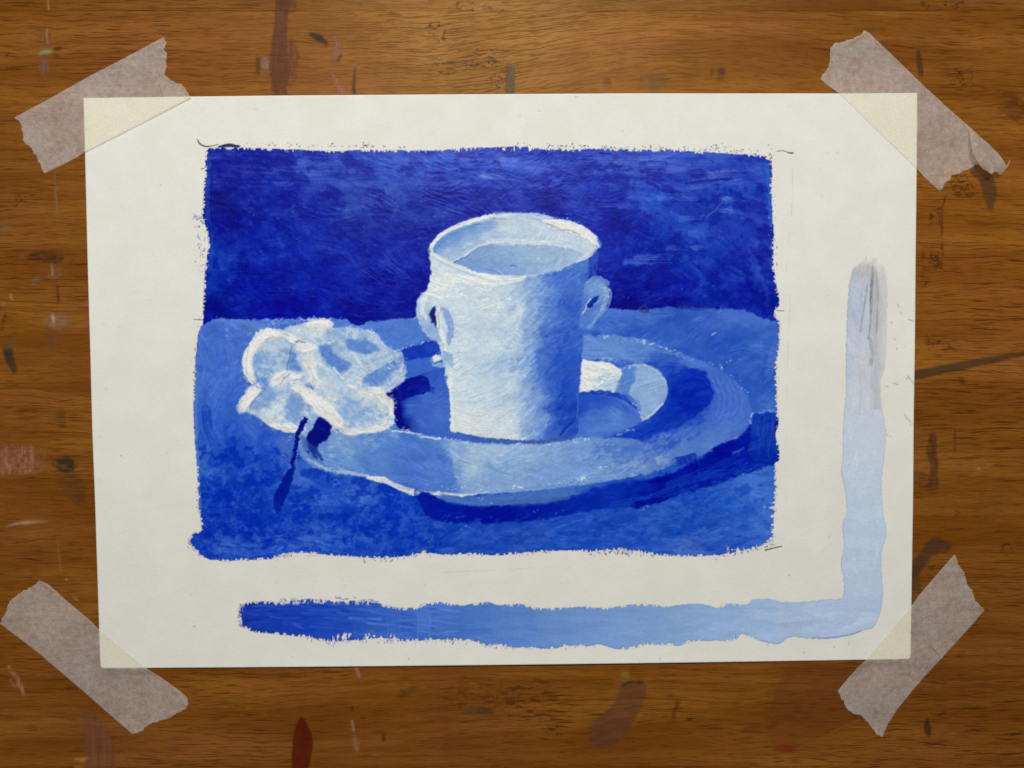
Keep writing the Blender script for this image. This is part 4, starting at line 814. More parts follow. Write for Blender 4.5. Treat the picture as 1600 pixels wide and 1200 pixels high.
def paint_strip():
    """The L-shaped run of tones from dark to pale, with its smudged grey end."""
    c = Canvas(362, 396, 1398, 1022, 51)
    hz = [(376, 950), (384, 942), (410, 940), (440, 941), (470, 937), (500, 937), (530, 940), (560, 938), (590, 942), (612, 948), (652, 950), (658, 945), (690, 941), (720, 946), (760, 941), (778, 945), (815, 944), (840, 950), (880, 950), (910, 948), (950, 950), (980, 945), (1012, 944),
          (1040, 948), (1062, 945), (1090, 943), (1108, 946), (1120, 950), (1135, 943), (1168, 944), (1174, 938), (1200, 936), (1225, 941), (1260, 940), (1290, 937), (1316, 933), (1318, 905), (1314, 880), (1319, 850), (1316, 820), (1323, 800), (1321, 770), (1316, 745),
          (1317, 700), (1318, 660), (1322, 610), (1322, 560), (1324, 490), (1328, 440), (1334, 418), (1350, 408), (1372, 410), (1384, 422), (1386, 460), (1386, 520), (1383, 570), (1376, 600), (1378, 640), (1383, 680), (1377, 750), (1378, 790), (1384, 830), (1376, 870), (1378, 910), (1378, 940), (1372, 965),
          (1364, 980), (1350, 984), (1335, 990), (1310, 996), (1270, 997), (1235, 994), (1222, 1003), (1205, 1005), (1170, 994), (1160, 990), (1145, 1000), (1110, 1000), (1075, 1002), (1062, 1008), (1050, 1007), (1010, 1006), (985, 1012), (960, 1012), (935, 1005),
          (920, 1008), (890, 1007), (860, 1012), (830, 1010), (800, 1010), (780, 1006), (760, 1007), (740, 1001), (710, 999), (680, 998), (650, 1000), (630, 1001), (600, 996), (560, 999), (520, 1001), (500, 1000), (485, 995), (450, 992), (420, 989), (395, 986), (380, 978), (375, 965)]
    m = c.mask(hz, rough=0.8, soft=0.6, scale=5)
    F = [(385, 965, (22, 54, 168)), (430, 965, (26, 60, 178)), (480, 965, (28, 66, 186)), (540, 965, (36, 78, 190)), (600, 965, (54, 98, 196)), (650, 965, (64, 108, 200)), (700, 970, (74, 118, 204)), (760, 970, (86, 130, 208)), (820, 970, (98, 140, 208)), (880, 970, (108, 148, 210)),
         (940, 975, (118, 156, 212)), (1000, 975, (128, 164, 216)), (1060, 975, (138, 172, 216)), (1120, 970, (146, 178, 220)), (1180, 970, (152, 184, 222)), (1240, 970, (164, 190, 220)), (1300, 970, (168, 194, 222)), (1350, 960, (174, 198, 222)), (1350, 900, (180, 203, 225)), (1350, 850, (182, 206, 228)), (1350, 800, (186, 208, 228)),
         (1350, 740, (192, 210, 226)), (1350, 700, (196, 213, 227)), (1350, 660, (196, 209, 224)), (1350, 620, (198, 207, 218)), (1335, 560, (190, 202, 220)), (1365, 560, (198, 206, 216)), (1335, 480, (180, 198, 222)), (1368, 480, (190, 200, 214)), (1350, 420, (192, 198, 206))]
    base = c.field(F, 3.0, jit=14)
    c.lay(m, base, 0.07, 1)
    mm = (m > 0.5).astype(np.float32)
    c.bristles(np.where(c.Y > 925, 0.02, 1.57) + 0.3 * (fractal(c.X, c.Y, 90, 60, 33, 2) - 0.5), 0.06, 0.05)
    c.dabs(mm * (c.Y > 930), 420, 44, 8, 0.02, op=0.5, jit=7, spread=0.12, h=0.06, dry=0.35, bend=0.04)
    c.dabs(mm * (c.Y > 930) * (c.X < 720), 160, 46, 3, 0.08, op=0.6, jit=18, spread=0.1, h=0.09, dry=0.45, bend=0.03, shift=(8, 10, 8))
    c.dabs(mm * (c.Y <= 930), 160, 40, 12, 1.57, op=0.35, jit=4, spread=0.15, h=0.05, dry=0.35, bend=0.04)
    for x in (452, 506, 566, 612, 656, 716, 778, 846, 905, 968, 1040, 1092, 1130, 1172, 1236, 1292):       # overlaps between one mixed tone and the next
        j = int(x + 26 - c.x0); cc = c.col[int(970 - c.y0), j].copy() + c.rs.randn() * 3
        c.stroke([(x, 938), (x + c.rs.randn() * 4, 968), (x + 3 + c.rs.randn() * 4, 1006)], 20 + 8 * c.rs.rand(), cc, op=0.34, dry=0.4, h=0.10, clip=mm, jit=6)
    for y in (890, 845, 800, 752, 700, 655):
        cc = c.col[int(y - 26 - c.y0), int(1350 - c.x0)].copy() + c.rs.randn() * 2
        c.stroke([(1316, y), (1350, y + c.rs.randn() * 4), (1386, y + c.rs.randn() * 4)], 18, cc, op=0.5, dry=0.3, h=0.08, clip=mm, jit=4)
    for x, y, w in [(1225, 960, 90), (1290, 950, 60), (1330, 880, 30), (1345, 920, 24), (1352, 832, 20)]:
        c.stroke([(x - w / 2, y), (x, y + 3), (x + w / 2, y)], 16, (190, 208, 226), op=0.3, dry=0.45, clip=mm)
    c.stroke([(1268, 996), (1300, 995), (1335, 989), (1345, 985)], 2, (110, 140, 180), op=0.7, dry=0.1, h=0.14, clip=mm)
    # graphite dragged through the pale end
    for pts, w, col, op in [([(1364, 412), (1362, 440), (1361, 470), (1359, 510), (1357, 530)], [3, 5, 5, 3, 2], (92, 94, 98), 0.95), ([(1369, 425), (1371, 460), (1370, 500), (1369, 520)], 3, (130, 132, 136), 0.8), ([(1355, 445), (1350, 480), (1344, 520)], 3, (150, 152, 156), 0.65),
                            ([(1347, 450), (1345, 500), (1342, 515)], 2, (168, 170, 174), 0.6), ([(1358, 528), (1362, 550), (1360, 570)], 6, (140, 142, 148), 0.7), ([(1364, 420), (1366, 470), (1362, 520), (1365, 560)], 12, (190, 193, 196), 0.5),
                            ([(1350, 540), (1352, 570), (1350, 600)], 14, (196, 198, 200), 0.45), ([(1340, 560), (1345, 610), (1342, 650)], 3, (184, 188, 192), 0.5), ([(1366, 560), (1368, 600), (1366, 640)], 3, (190, 194, 198), 0.5), ([(1345, 415), (1360, 411), (1372, 414)], 9, (196, 196, 196), 0.6)]:
        c.stroke(pts, w, col, op=op, dry=0.2, h=0.03, clip=mm, jit=12)
    c.scumble(mm * (c.Y < 640), (216, 218, 216), 0.25, 3, 9, op=0.3)
    g = fractal(c.X, c.Y, 2.4, 2.0, 980, 2) - 0.5
    sat = np.clip((c.col[..., 2] - c.col[..., 0]) / 130.0, 0, 1)
    tint = np.clip((c.col[..., 2] - c.col[..., 0]) / 45.0, 0, 1)[..., None]
    c.col = np.maximum(c.col * (np.array((0.98, 0.98, 0.985), np.float32) * (1 - tint) + np.array((0.965, 0.935, 0.945), np.float32) * tint) - sat[..., None] * np.array((7, 3, 3), np.float32), 0)
    c.col = np.clip(c.col * (1 + g * 0.06)[..., None], 0, 255)
    c.hgt = c.hgt + g * 0.04
    fine = 0.7 * fractal(c.X, c.Y, 2.6, 9.0, 960, 2, 0.6) + 0.3 * fractal(c.X, c.Y, 3, 3, 961, 2)
    c.cov = m.copy()
    def ragged(q, dens):
        th = np.quantile(fine[::5, ::5], dens)
        c.knock(np.clip(q, 0, 1) * sstep(th + 0.05, th - 0.05, fine + 0.2 * (1 - np.clip(q, 0, 1))))
    band = m - np.clip(blur(m, 3.4) * 2 - 1.0, 0, 1)
    low = (c.Y > 970) * 1.0
    ragged(np.clip(band * 1.6, 0, 1) * (lattice(c.X / 30, c.Y / 60, 79) > 0.42) * (c.X < 1180), 0.45)
    wob = 6 * lattice(c.X / 9, c.Y / 9, 91)
    ragged(sstep(984, 997, c.Y + wob) * sstep(490, 530, c.X) * sstep(640, 600, c.X), 0.45)
    ragged(sstep(952, 942, c.Y + wob) * sstep(435, 470, c.X) * sstep(625, 590, c.X) * (c.Y > 900), 0.46)
    fade = sstep(404, 446, c.Y + 10 * lattice(c.X / 3, c.Y / 8, 5)) * 0.95 + 0.05
    c.cov *= np.where(c.Y < 450, fade, 1.0)
    c.cov *= np.where(c.Y < 640, 1 - sstep(1362, 1386, c.X + 8 * lattice(c.X / 4, c.Y / 14, 6)) * 0.75, 1.0)
    def fringe(pts, n, col, off, l, ang, op=0.8):
        p = catmull(pts, False, 2.0)
        for _ in range(n):
            i = c.rs.randint(len(p)); a = ang + c.rs.randn() * 0.35; ll = l * c.rs.uniform(0.4, 1.3)
            x, y = p[i, 0] + c.rs.randn() * off, p[i, 1] + c.rs.randn() * off
            c.stroke([(x - ll * math.cos(a) / 2, y - ll * math.sin(a) / 2), (x + ll * math.cos(a) / 2, y + ll * math.sin(a) / 2)], c.rs.uniform(0.9, 2.0), col, op=op, dry=0, h=0.03, cover=c.rs.uniform(0.15, 0.6) * op / 0.8, taper=0.2, rid=1)
    fringe([(376, 945), (374, 960), (377, 978)], 26, (24, 54, 160), 1.2, 5, 0.1)
    fringe([(440, 938), (480, 936), (510, 940)], 26, (36, 70, 170), 1.6, 4, 0.6)
    fringe([(525, 935), (560, 936), (588, 938)], 26, (50, 80, 160), 1.6, 5, 0.3)
    fringe([(480, 996), (520, 1002), (600, 1001), (640, 1001), (710, 1001)], 70, (60, 100, 195), 2.0, 4, 1.4)
    fringe([(700, 1000), (760, 1008), (850, 1012), (930, 1008)], 40, (100, 140, 206), 1.6, 3, 1.4)
    fringe([(1350, 405), (1368, 407)], 16, (190, 190, 186), 2.0, 8, 1.5, op=0.4)
    return c
# @@PAINT-END


# ------------------------------------------------------------------ photograph pixel -> place on the table
def _rot():
    rx, ry, rz = CAM_ROT
    c, s = math.cos, math.sin
    Rx = np.array([[1, 0, 0], [0, c(rx), -s(rx)], [0, s(rx), c(rx)]])
    Ry = np.array([[c(ry), 0, s(ry)], [0, 1, 0], [-s(ry), 0, c(ry)]])
    Rz = np.array([[c(rz), -s(rz), 0], [s(rz), c(rz), 0], [0, 0, 1]])
    return Rz @ Ry @ Rx


ROT = _rot()
PX = SHEET_W / 1284.0                                      # metres per photograph pixel on the table


def place(x, y, z=0.0):
    x = np.asarray(x, float); y = np.asarray(y, float)
    d = np.stack([(x - PHOTO_W / 2) / FOCAL, (PHOTO_H / 2 - y) / FOCAL, -np.ones_like(x)], -1) @ ROT.T
    t = (z - CAM_LOC[2]) / d[..., 2]
    p = np.array(CAM_LOC) + d * t[..., None]
    return p


def lin(c):
    c = np.asarray(c, float) / 255.0
    return np.where(c <= 0.04045, c / 12.92, ((c + 0.055) / 1.055) ** 2.4)


def light_on(P):
    """Light falling on the table at P (1 = a white sheet there would read as 1)."""
    L = np.array(LAMP_LOC); n = -L / np.linalg.norm(L)
    v = P - L; d = np.linalg.norm(v, axis=-1)
    cl = (v @ n) / d; ct = -v[..., 2] / d
    return LAMP_POWER * cl * ct / (math.pi ** 2 * d ** 2) + AMBIENT


def albedo(col, P):
    return np.clip(lin(col) / light_on(P)[..., None], 0.0, 0.92)


THICK = 0.00055
CORNERS = [(130.0, 152.5), (1433.0, 145.5), (1423.0, 1030.0), (157.0, 1044.0)]


def sheet_lift(s, t):
    """The sheet lies flat in its middle and lifts a little along its free edges (s, t in 0-1, t downwards)."""
    e = np.clip(np.minimum.reduce([s, 1 - s, t, 1 - t]), 0, 1)
    low = np.exp(-(1 - t) / 0.05) * np.sin(math.pi * np.clip(s, 0, 1)) ** 0.8 * 0.0017
    top = np.exp(-t / 0.05) * np.sin(math.pi * np.clip(s, 0, 1)) * 0.0004
    side = (np.exp(-s / 0.03) + np.exp(-(1 - s) / 0.03)) * np.sin(math.pi * np.clip(t, 0, 1)) * 0.0007
    return low + top + side


_SU, _SV = None, None


def sheet_st(P):
    s = (P[..., 0] + SHEET_W / 2) / SHEET_W
    t = (SHEET_H / 2 - P[..., 1]) / SHEET_H
    return s, t


def sheet_top(P):
    s, t = sheet_st(P)
    return THICK + 0.00012 + sheet_lift(np.clip(s, 0, 1), np.clip(t, 0, 1))


# ------------------------------------------------------------------ helpers: objects, meshes, materials
def tag(o, label=None, category=None, group=None, kind=None):
    for k, v in (('label', label), ('category', category), ('group', group), ('kind', kind)):
        if v:
            o[k] = v
    return o


def empty(name, loc=(0, 0, 0)):
    o = bpy.data.objects.new(name, None)
    o.location = loc
    o.empty_display_size = 0.02
    C.objects.link(o)
    return o


def mesh_object(name, verts, faces, material, parent=None, smooth=True, colors=None, uv=None, floats=None):
    me = bpy.data.meshes.new(name)
    verts = np.asarray(verts, np.float32)
    if isinstance(faces, np.ndarray):
        n, k = faces.shape
        me.vertices.add(len(verts)); me.vertices.foreach_set('co', verts.ravel())
        me.loops.add(n * k); me.loops.foreach_set('vertex_index', faces.astype(np.int32).ravel())
        me.polygons.add(n)
        me.polygons.foreach_set('loop_start', np.arange(0, n * k, k, dtype=np.int32))
        me.update(calc_edges=True)
    else:
        me.from_pydata(verts.tolist(), [], faces)
        me.update()
    if smooth:
        me.polygons.foreach_set('use_smooth', np.ones(len(me.polygons), bool))
    if colors is not None:
        a = me.attributes.new('paint', 'FLOAT_COLOR', 'POINT')
        a.data.foreach_set('color', np.asarray(colors, np.float32).ravel())
    if floats:
        for k, v in floats.items():
            a = me.attributes.new(k, 'FLOAT', 'POINT')
            a.data.foreach_set('value', np.asarray(v, np.float32).ravel())
    if uv is not None:
        layer = me.uv_layers.new(name='grain')
        idx = np.empty(len(me.loops), np.int32); me.loops.foreach_get('vertex_index', idx)
        layer.data.foreach_set('uv', np.asarray(uv, np.float32)[idx].ravel())
    me.materials.append(material)
    o = bpy.data.objects.new(name, me)
    C.objects.link(o)
    if parent is not None:
        o.parent = parent
    return o


def grid_faces(w, h):
    i = np.arange(w * h).reshape(h, w)
    return np.stack([i[1:, :-1], i[1:, 1:], i[:-1, 1:], i[:-1, :-1]], -1).reshape(-1, 4)


class Nodes:
    def __init__(s, name):
        s.m = bpy.data.materials.new(name); s.m.use_nodes = True
        s.t = s.m.node_tree; s.t.nodes.clear()
        s.out = s.t.nodes.new('ShaderNodeOutputMaterial')

    def n(s, kind, **kw):
        nd = s.t.nodes.new(kind)
        for k, v in kw.items():
            setattr(nd, k, v)
        return nd

    def put(s, sock, v):
        if isinstance(v, bpy.types.NodeSocket):
            s.t.links.new(v, sock)
        elif isinstance(v, (tuple, list)) and sock.type == 'RGBA' and len(v) == 3:
            sock.default_value = (*v, 1.0)
        else:
            sock.default_value = v

    def math(s, op, a, b=0.0, clamp=False):
        nd = s.n('ShaderNodeMath', operation=op, use_clamp=clamp)
        s.put(nd.inputs[0], a); s.put(nd.inputs[1], b)
        return nd.outputs[0]

    def mix(s, f, a, b, mode='MIX'):
        nd = s.n('ShaderNodeMix', data_type='RGBA', blend_type=mode)
        s.put(nd.inputs[0], f); s.put(nd.inputs[6], a); s.put(nd.inputs[7], b)
        return nd.outputs[2]

    def noise(s, vec, scale, detail=2.0, rough=0.5, dist=0.0):
        nd = s.n('ShaderNodeTexNoise')
        s.put(nd.inputs['Vector'], vec)
        nd.inputs['Scale'].default_value = scale; nd.inputs['Detail'].default_value = detail
        nd.inputs['Roughness'].default_value = rough; nd.inputs['Distortion'].default_value = dist
        return nd.outputs['Fac']

    def scaled(s, vec, sc, loc=(0, 0, 0)):
        nd = s.n('ShaderNodeMapping')
        s.put(nd.inputs[0], vec); nd.inputs['Scale'].default_value = sc; nd.inputs['Location'].default_value = loc
        return nd.outputs[0]

    def step(s, v, a, b):
        nd = s.n('ShaderNodeMapRange', interpolation_type='SMOOTHSTEP')
        s.put(nd.inputs[0], v); nd.inputs[1].default_value = a; nd.inputs[2].default_value = b
        return nd.outputs[0]

    def bump(s, h, dist, strength=1.0):
        nd = s.n('ShaderNodeBump')
        s.put(nd.inputs['Height'], h); nd.inputs['Distance'].default_value = dist; nd.inputs['Strength'].default_value = strength
        return nd.outputs[0]

    def principled(s, color, rough, normal=None, coat=0.0, coat_rough=0.3, spec=0.5, tint=(1, 1, 1)):
        nd = s.n('ShaderNodeBsdfPrincipled')
        s.put(nd.inputs['Base Color'], color); s.put(nd.inputs['Roughness'], rough)
        nd.inputs['Specular IOR Level'].default_value = spec
        nd.inputs['Specular Tint'].default_value = (*tint, 1.0)
        nd.inputs['Coat Weight'].default_value = coat; nd.inputs['Coat Roughness'].default_value = coat_rough
        if normal is not None:
            s.put(nd.inputs['Normal'], normal)
        return nd.outputs[0]

    def done(s, shader):
        s.t.links.new(shader, s.out.inputs['Surface'])
        return s.m


def wood_material():
    k = Nodes('varnished_wood')
    uv = k.n('ShaderNodeUVMap', uv_map='grain').outputs[0]
    tone = k.n('ShaderNodeAttribute', attribute_name='tone').outputs['Fac']
    wob = k.noise(k.scaled(uv, (22, 60, 1)), 1.0, 3, 0.6)
    off = k.n('ShaderNodeCombineXYZ')
    k.put(off.inputs[1], k.math('MULTIPLY', k.math('SUBTRACT', wob, 0.5), 0.006))
    add = k.n('ShaderNodeVectorMath', operation='ADD'); k.put(add.inputs[0], uv); k.put(add.inputs[1], off.outputs[0])
    g = add.outputs[0]
    broad = k.noise(k.scaled(g, (7, 55, 1)), 1.0, 3, 0.55)                     # bands of early and late wood
    bands = k.noise(k.scaled(g, (14, 340, 1)), 1.0, 3, 0.6)
    fibre = k.noise(k.scaled(g, (180, 3600, 1)), 1.0, 3, 0.7)
    fleck = k.noise(k.scaled(g, (1300, 2600, 1)), 1.0, 2, 0.6)
    pores = k.noise(k.scaled(g, (52, 1450, 1)), 1.0, 1.5, 0.5)
    pores2 = k.noise(k.scaled(g, (95, 1800, 1), (3.1, 8.7, 0)), 1.0, 1, 0.5)
    where = k.noise(k.scaled(uv, (9, 20, 1), (5, 2, 0)), 1.0, 2, 0.5)
    long = k.noise(k.scaled(g, (10, 1000, 1), (1.3, 4.1, 0)), 1.0, 1.5, 0.5)
    wmask = k.step(where, 0.34, 0.62)
    p1 = k.math('MULTIPLY', k.step(pores, 0.575, 0.65), k.math('ADD', 0.3, k.math('MULTIPLY', wmask, 0.7)))
    p2 = k.math('MULTIPLY', k.step(pores2, 0.59, 0.68), 0.6)
    p3 = k.math('MULTIPLY', k.step(long, 0.63, 0.70), k.math('MULTIPLY', wmask, 0.85))
    pore = k.math('MAXIMUM', k.math('MAXIMUM', p1, p2), p3)
    a = k.mix(k.step(broad, 0.3, 0.7), (0.196, 0.061, 0.0045), (0.312, 0.118, 0.0150))
    a = k.mix(k.math('MULTIPLY', k.step(bands, 0.42, 0.7), 0.5), a, (0.140, 0.039, 0.0015))
    a = k.mix(k.math('MULTIPLY', k.step(fibre, 0.3, 0.75), 0.42), a, (0.095, 0.026, 0.0015))
    a = k.mix(k.math('MULTIPLY', k.step(fleck, 0.5, 0.8), 0.30), a, (0.36, 0.160, 0.034))
    a = k.mix(k.math('MULTIPLY', pore, 0.70), a, (0.028, 0.008, 0.003))
    grime = k.noise(k.scaled(uv, (30, 34, 1), (9, 1, 0)), 1.0, 4, 0.65)
    a = k.mix(k.math('MULTIPLY', k.step(grime, 0.52, 0.78), 0.30), a, (0.085, 0.036, 0.008))
    red = k.noise(k.scaled(uv, (11, 16, 1), (2, 7, 0)), 1.0, 3, 0.6)
    a = k.mix(k.math('MULTIPLY', k.step(red, 0.42, 0.68), 0.55), a, k.mix(1.0, a, (1.0, 0.86, 1.9), 'MULTIPLY'))
    mul = k.n('ShaderNodeMix', data_type='RGBA', blend_type='MULTIPLY'); mul.inputs[0].default_value = 1.0
    k.put(mul.inputs[6], a)
    comb = k.n('ShaderNodeCombineColor')
    for i in range(3):
        k.put(comb.inputs[i], tone)
    k.put(mul.inputs[7], comb.outputs[0])
    h = k.math('SUBTRACT', k.math('MULTIPLY', fibre, 0.22), k.math('MULTIPLY', pore, 0.8))
    nrm = k.bump(h, 0.00008, 0.6)
    rough = k.math('ADD', 0.33, k.math('MULTIPLY', grime, 0.16))
    return k.done(k.principled(mul.outputs[2], rough, nrm, spec=0.26, tint=(1.0, 0.64, 0.26)))


def paper_material():
    k = Nodes('drawing_paper')
    co = k.n('ShaderNodeNewGeometry').outputs['Position']
    tooth = k.noise(co, 850, 3, 0.6); fine = k.noise(co, 2600, 2, 0.6); blotch = k.noise(co, 60, 4, 0.6); dots = k.noise(co, 420, 1, 0.4)
    c = k.mix(k.step(blotch, 0.35, 0.7), (0.80, 0.785, 0.725), (0.835, 0.825, 0.775))
    c = k.mix(k.math('MULTIPLY', k.step(tooth, 0.5, 0.72), 0.28), c, (0.70, 0.68, 0.62))
    c = k.mix(k.math('MULTIPLY', k.step(dots, 0.76, 0.83), 0.35), c, (0.45, 0.41, 0.33))
    h = k.math('ADD', tooth, k.math('MULTIPLY', fine, 0.5))
    return k.done(k.principled(c, 0.85, k.bump(h, 0.00014, 0.8), spec=0.2))


def film_material(name, rough, spec=0.5, grain=0.0, bump=0.0):
    """Paint, pencil or dirt: colour and cover come from the paint attribute laid down point by point."""
    k = Nodes(name)
    at = k.n('ShaderNodeAttribute', attribute_name='paint')
    co = k.n('ShaderNodeNewGeometry').outputs['Position']
    nrm = None
    if bump:
        nrm = k.bump(k.noise(co, 2200, 3, 0.65), bump, 0.6)
    r = rough
    if grain:
        r = k.math('ADD', rough, k.math('MULTIPLY', k.math('SUBTRACT', k.noise(co, 160, 3, 0.6), 0.5), grain))
    body = k.principled(at.outputs['Color'], r, nrm, spec=spec)
    tr = k.n('ShaderNodeBsdfTransparent').outputs[0]
    mx = k.n('ShaderNodeMixShader')
    k.put(mx.inputs[0], at.outputs['Alpha']); k.put(mx.inputs[1], tr); k.put(mx.inputs[2], body)
    return k.done(mx.outputs[0])


def tape_material():
    k = Nodes('masking_tape')
    co = k.n('ShaderNodeNewGeometry').outputs['Position']
    dens = k.n('ShaderNodeAttribute', attribute_name='density').outputs['Fac']
    fib = k.noise(co, 1800, 3, 0.8); mott = k.noise(co, 330, 4, 0.7); patch = k.noise(co, 70, 2, 0.5); crepe = k.noise(co, 1100, 2, 0.6)
    v = k.math('ADD', k.math('MULTIPLY', k.math('SUBTRACT', fib, 0.5), 0.75), k.math('ADD', k.math('MULTIPLY', k.math('SUBTRACT', mott, 0.5), 0.6), k.math('MULTIPLY', k.math('SUBTRACT', patch, 0.5), 0.35)))
    op = k.math('ADD', k.math('ADD', 0.50, v), dens, clamp=True)
    col = k.mix(k.step(mott, 0.3, 0.7), (0.93, 0.885, 0.84), (0.96, 0.935, 0.88))
    nrm = k.bump(crepe, 0.00012, 0.5)
    dif = k.n('ShaderNodeBsdfDiffuse'); k.put(dif.inputs[0], col); k.put(dif.inputs['Normal'], nrm)
    trl = k.n('ShaderNodeBsdfTranslucent'); k.put(trl.inputs[0], (0.99, 0.965, 0.83))
    m1 = k.n('ShaderNodeMixShader'); m1.inputs[0].default_value = 0.46
    k.put(m1.inputs[1], dif.outputs[0]); k.put(m1.inputs[2], trl.outputs[0])
    gl = k.n('ShaderNodeBsdfGlossy'); gl.inputs['Roughness'].default_value = 0.5; k.put(gl.inputs['Normal'], nrm)
    m2 = k.n('ShaderNodeMixShader'); m2.inputs[0].default_value = 0.02
    k.put(m2.inputs[1], m1.outputs[0]); k.put(m2.inputs[2], gl.outputs[0])
    tr = k.n('ShaderNodeBsdfTransparent'); k.put(tr.inputs[0], (1.0, 0.99, 0.91))
    m3 = k.n('ShaderNodeMixShader'); k.put(m3.inputs[0], op); k.put(m3.inputs[1], tr.outputs[0]); k.put(m3.inputs[2], m2.outputs[0])
    return k.done(m3.outputs[0])


WOOD, PAPER = wood_material(), paper_material()
PAINT = film_material('brushed_paint', 0.36, 0.07, 0.2, 0.00003)
STAIN = film_material('dried_stain', 0.5, 0.15)
PENCIL = film_material('pencil_graphite', 0.75, 0.2)
TAPE = tape_material()

# ------------------------------------------------------------------ the wooden table top
table = empty('wooden_table', (0, 0, 0))
tag(table, 'worn varnished brown wooden table top with paint stains, under the taped sheet', 'table', kind='structure')
JOINTS = [-573, -278, 17, 312, 607, 902, 1197, 1492, 1787]
rs = np.random.RandomState(5)
for i in range(len(JOINTS) - 1):
    y0, y1 = JOINTS[i], JOINTS[i + 1]
    xs = np.linspace(-500, 2100, 131); ys = np.linspace(y0, y1, 17)
    Xp, Yp = np.meshgrid(xs, ys)
    P = place(Xp, Yp, 0.0)
    gap = 0.00006
    P[0, :, 1] -= gap; P[-1, :, 1] += gap
    # the grain runs along the plank and swings up to the right where the photograph shows it
    d = 46 * sstep(640, 1060, Xp) * np.exp(-((Yp - 80) / 110.0) ** 2) - 22 * sstep(1100, 1500, Xp) * np.exp(-((Yp - 80) / 110.0) ** 2)
    d = d + 20 * sstep(350, 1000, Xp) * np.exp(-((Yp - 1100) / 90.0) ** 2) + 10 * (fractal(Xp, Yp, 300, 120, 40 + i, 2) - 0.5)
    u = Xp * PX + rs.rand() * 7; v = -(Yp + d) * PX + i * 1.37
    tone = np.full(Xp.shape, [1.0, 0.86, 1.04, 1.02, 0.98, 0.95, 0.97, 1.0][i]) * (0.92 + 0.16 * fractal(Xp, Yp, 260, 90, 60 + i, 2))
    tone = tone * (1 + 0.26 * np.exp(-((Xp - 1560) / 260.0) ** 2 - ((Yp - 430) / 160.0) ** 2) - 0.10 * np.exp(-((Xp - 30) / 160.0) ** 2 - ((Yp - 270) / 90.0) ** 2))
    n = P.shape[0] * P.shape[1]
    V = P.reshape(-1, 3)
    Fc = grid_faces(len(xs), len(ys)).tolist()
    # the plank's own thickness: edges down and an underside
    rim = list(range(len(xs))) + [r * len(xs) + len(xs) - 1 for r in range(1, len(ys))] + [(len(ys) - 1) * len(xs) + q for q in range(len(xs) - 2, -1, -1)] + [r * len(xs) for r in range(len(ys) - 2, 0, -1)]
    low = V[rim].copy(); low[:, 2] = -0.02
    V2 = np.concatenate([V, low])
    m = len(rim)
    Fc += [[rim[q], n + q, n + (q + 1) % m, rim[(q + 1) % m]] for q in range(m)] + [[n + q for q in range(m)]]
    uvs = np.concatenate([np.stack([u, v], -1).reshape(-1, 2), np.stack([u, v], -1).reshape(-1, 2)[rim]])
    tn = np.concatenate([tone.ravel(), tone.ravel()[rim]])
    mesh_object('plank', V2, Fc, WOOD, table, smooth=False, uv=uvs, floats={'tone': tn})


# ------------------------------------------------------------------ stains, smears and scratches on the wood
def film_patch(name, canvas_col, alpha, x0, y0, parent, material, z, label=None, lift=None):
    """Cut a film out of a pixel patch: colour canvas (observed), alpha, placed at height z."""
    h, w = alpha.shape
    Y, X = np.mgrid[y0:y0 + h, x0:x0 + w].astype(float)
    keep = alpha > 0.02
    f = keep[1:, 1:] | keep[1:, :-1] | keep[:-1, 1:] | keep[:-1, :-1]
    if not f.any():
        return None
    P = place(X, Y, z)
    if lift is not None:
        P[..., 2] = lift(P) + (z if np.isscalar(z) else 0)
    col = albedo(canvas_col, P)
    F = grid_faces(w, h)[f.ravel()]
    used = np.unique(F); back = np.full(w * h, -1); back[used] = np.arange(len(used))
    rgba = np.concatenate([col, alpha[..., None]], -1).reshape(-1, 4)[used]
    o = mesh_object(name, P.reshape(-1, 3)[used], back[F], material, parent, colors=rgba)
    if label:
        o['label'] = label
    return o


def stain(name, pts, width, col, a, closed=False, rough=2.0, soft=1.2, breaky=0.3, sx=14, sy=3, label=None, vertical=False, z=0.00005):
    pts = np.array(pts, float)
    pad = np.max(width) / 2 + 14 if width is not None else 14
    x0, y0 = int(pts[:, 0].min() - pad), int(pts[:, 1].min() - pad)
    x1, y1 = int(pts[:, 0].max() + pad), int(pts[:, 1].max() + pad)
    global _sd
    _sd += 13
    cv = Canvas(x0, y0, x1, y1, _sd)
    if closed:
        m = cv.mask([tuple(p) for p in pts], rough=rough, soft=soft, scale=9)
    else:
        cv.stroke([tuple(p) for p in pts], width, col, op=1.0, dry=0.0, cover=1.0, taper=0.2)
        m = blur(cv.cov, soft)
    if vertical:
        sx, sy = sy, sx
    n = fractal(cv.X, cv.Y, sx, sy, _sd, 4, 0.7)
    m = m * (1 - breaky * sstep(0.62, 0.38, n) * 1.0)
    c2 = np.array(col, np.float32) * (1 + 0.35 * (fractal(cv.X, cv.Y, sx, sy, _sd + 3, 3)[..., None] - 0.5))
    return film_patch(name, c2, np.clip(m, 0, 1) * a * 0.85, x0, y0, table, STAIN, z + (_sd // 13 % 11) * 0.000005, label)


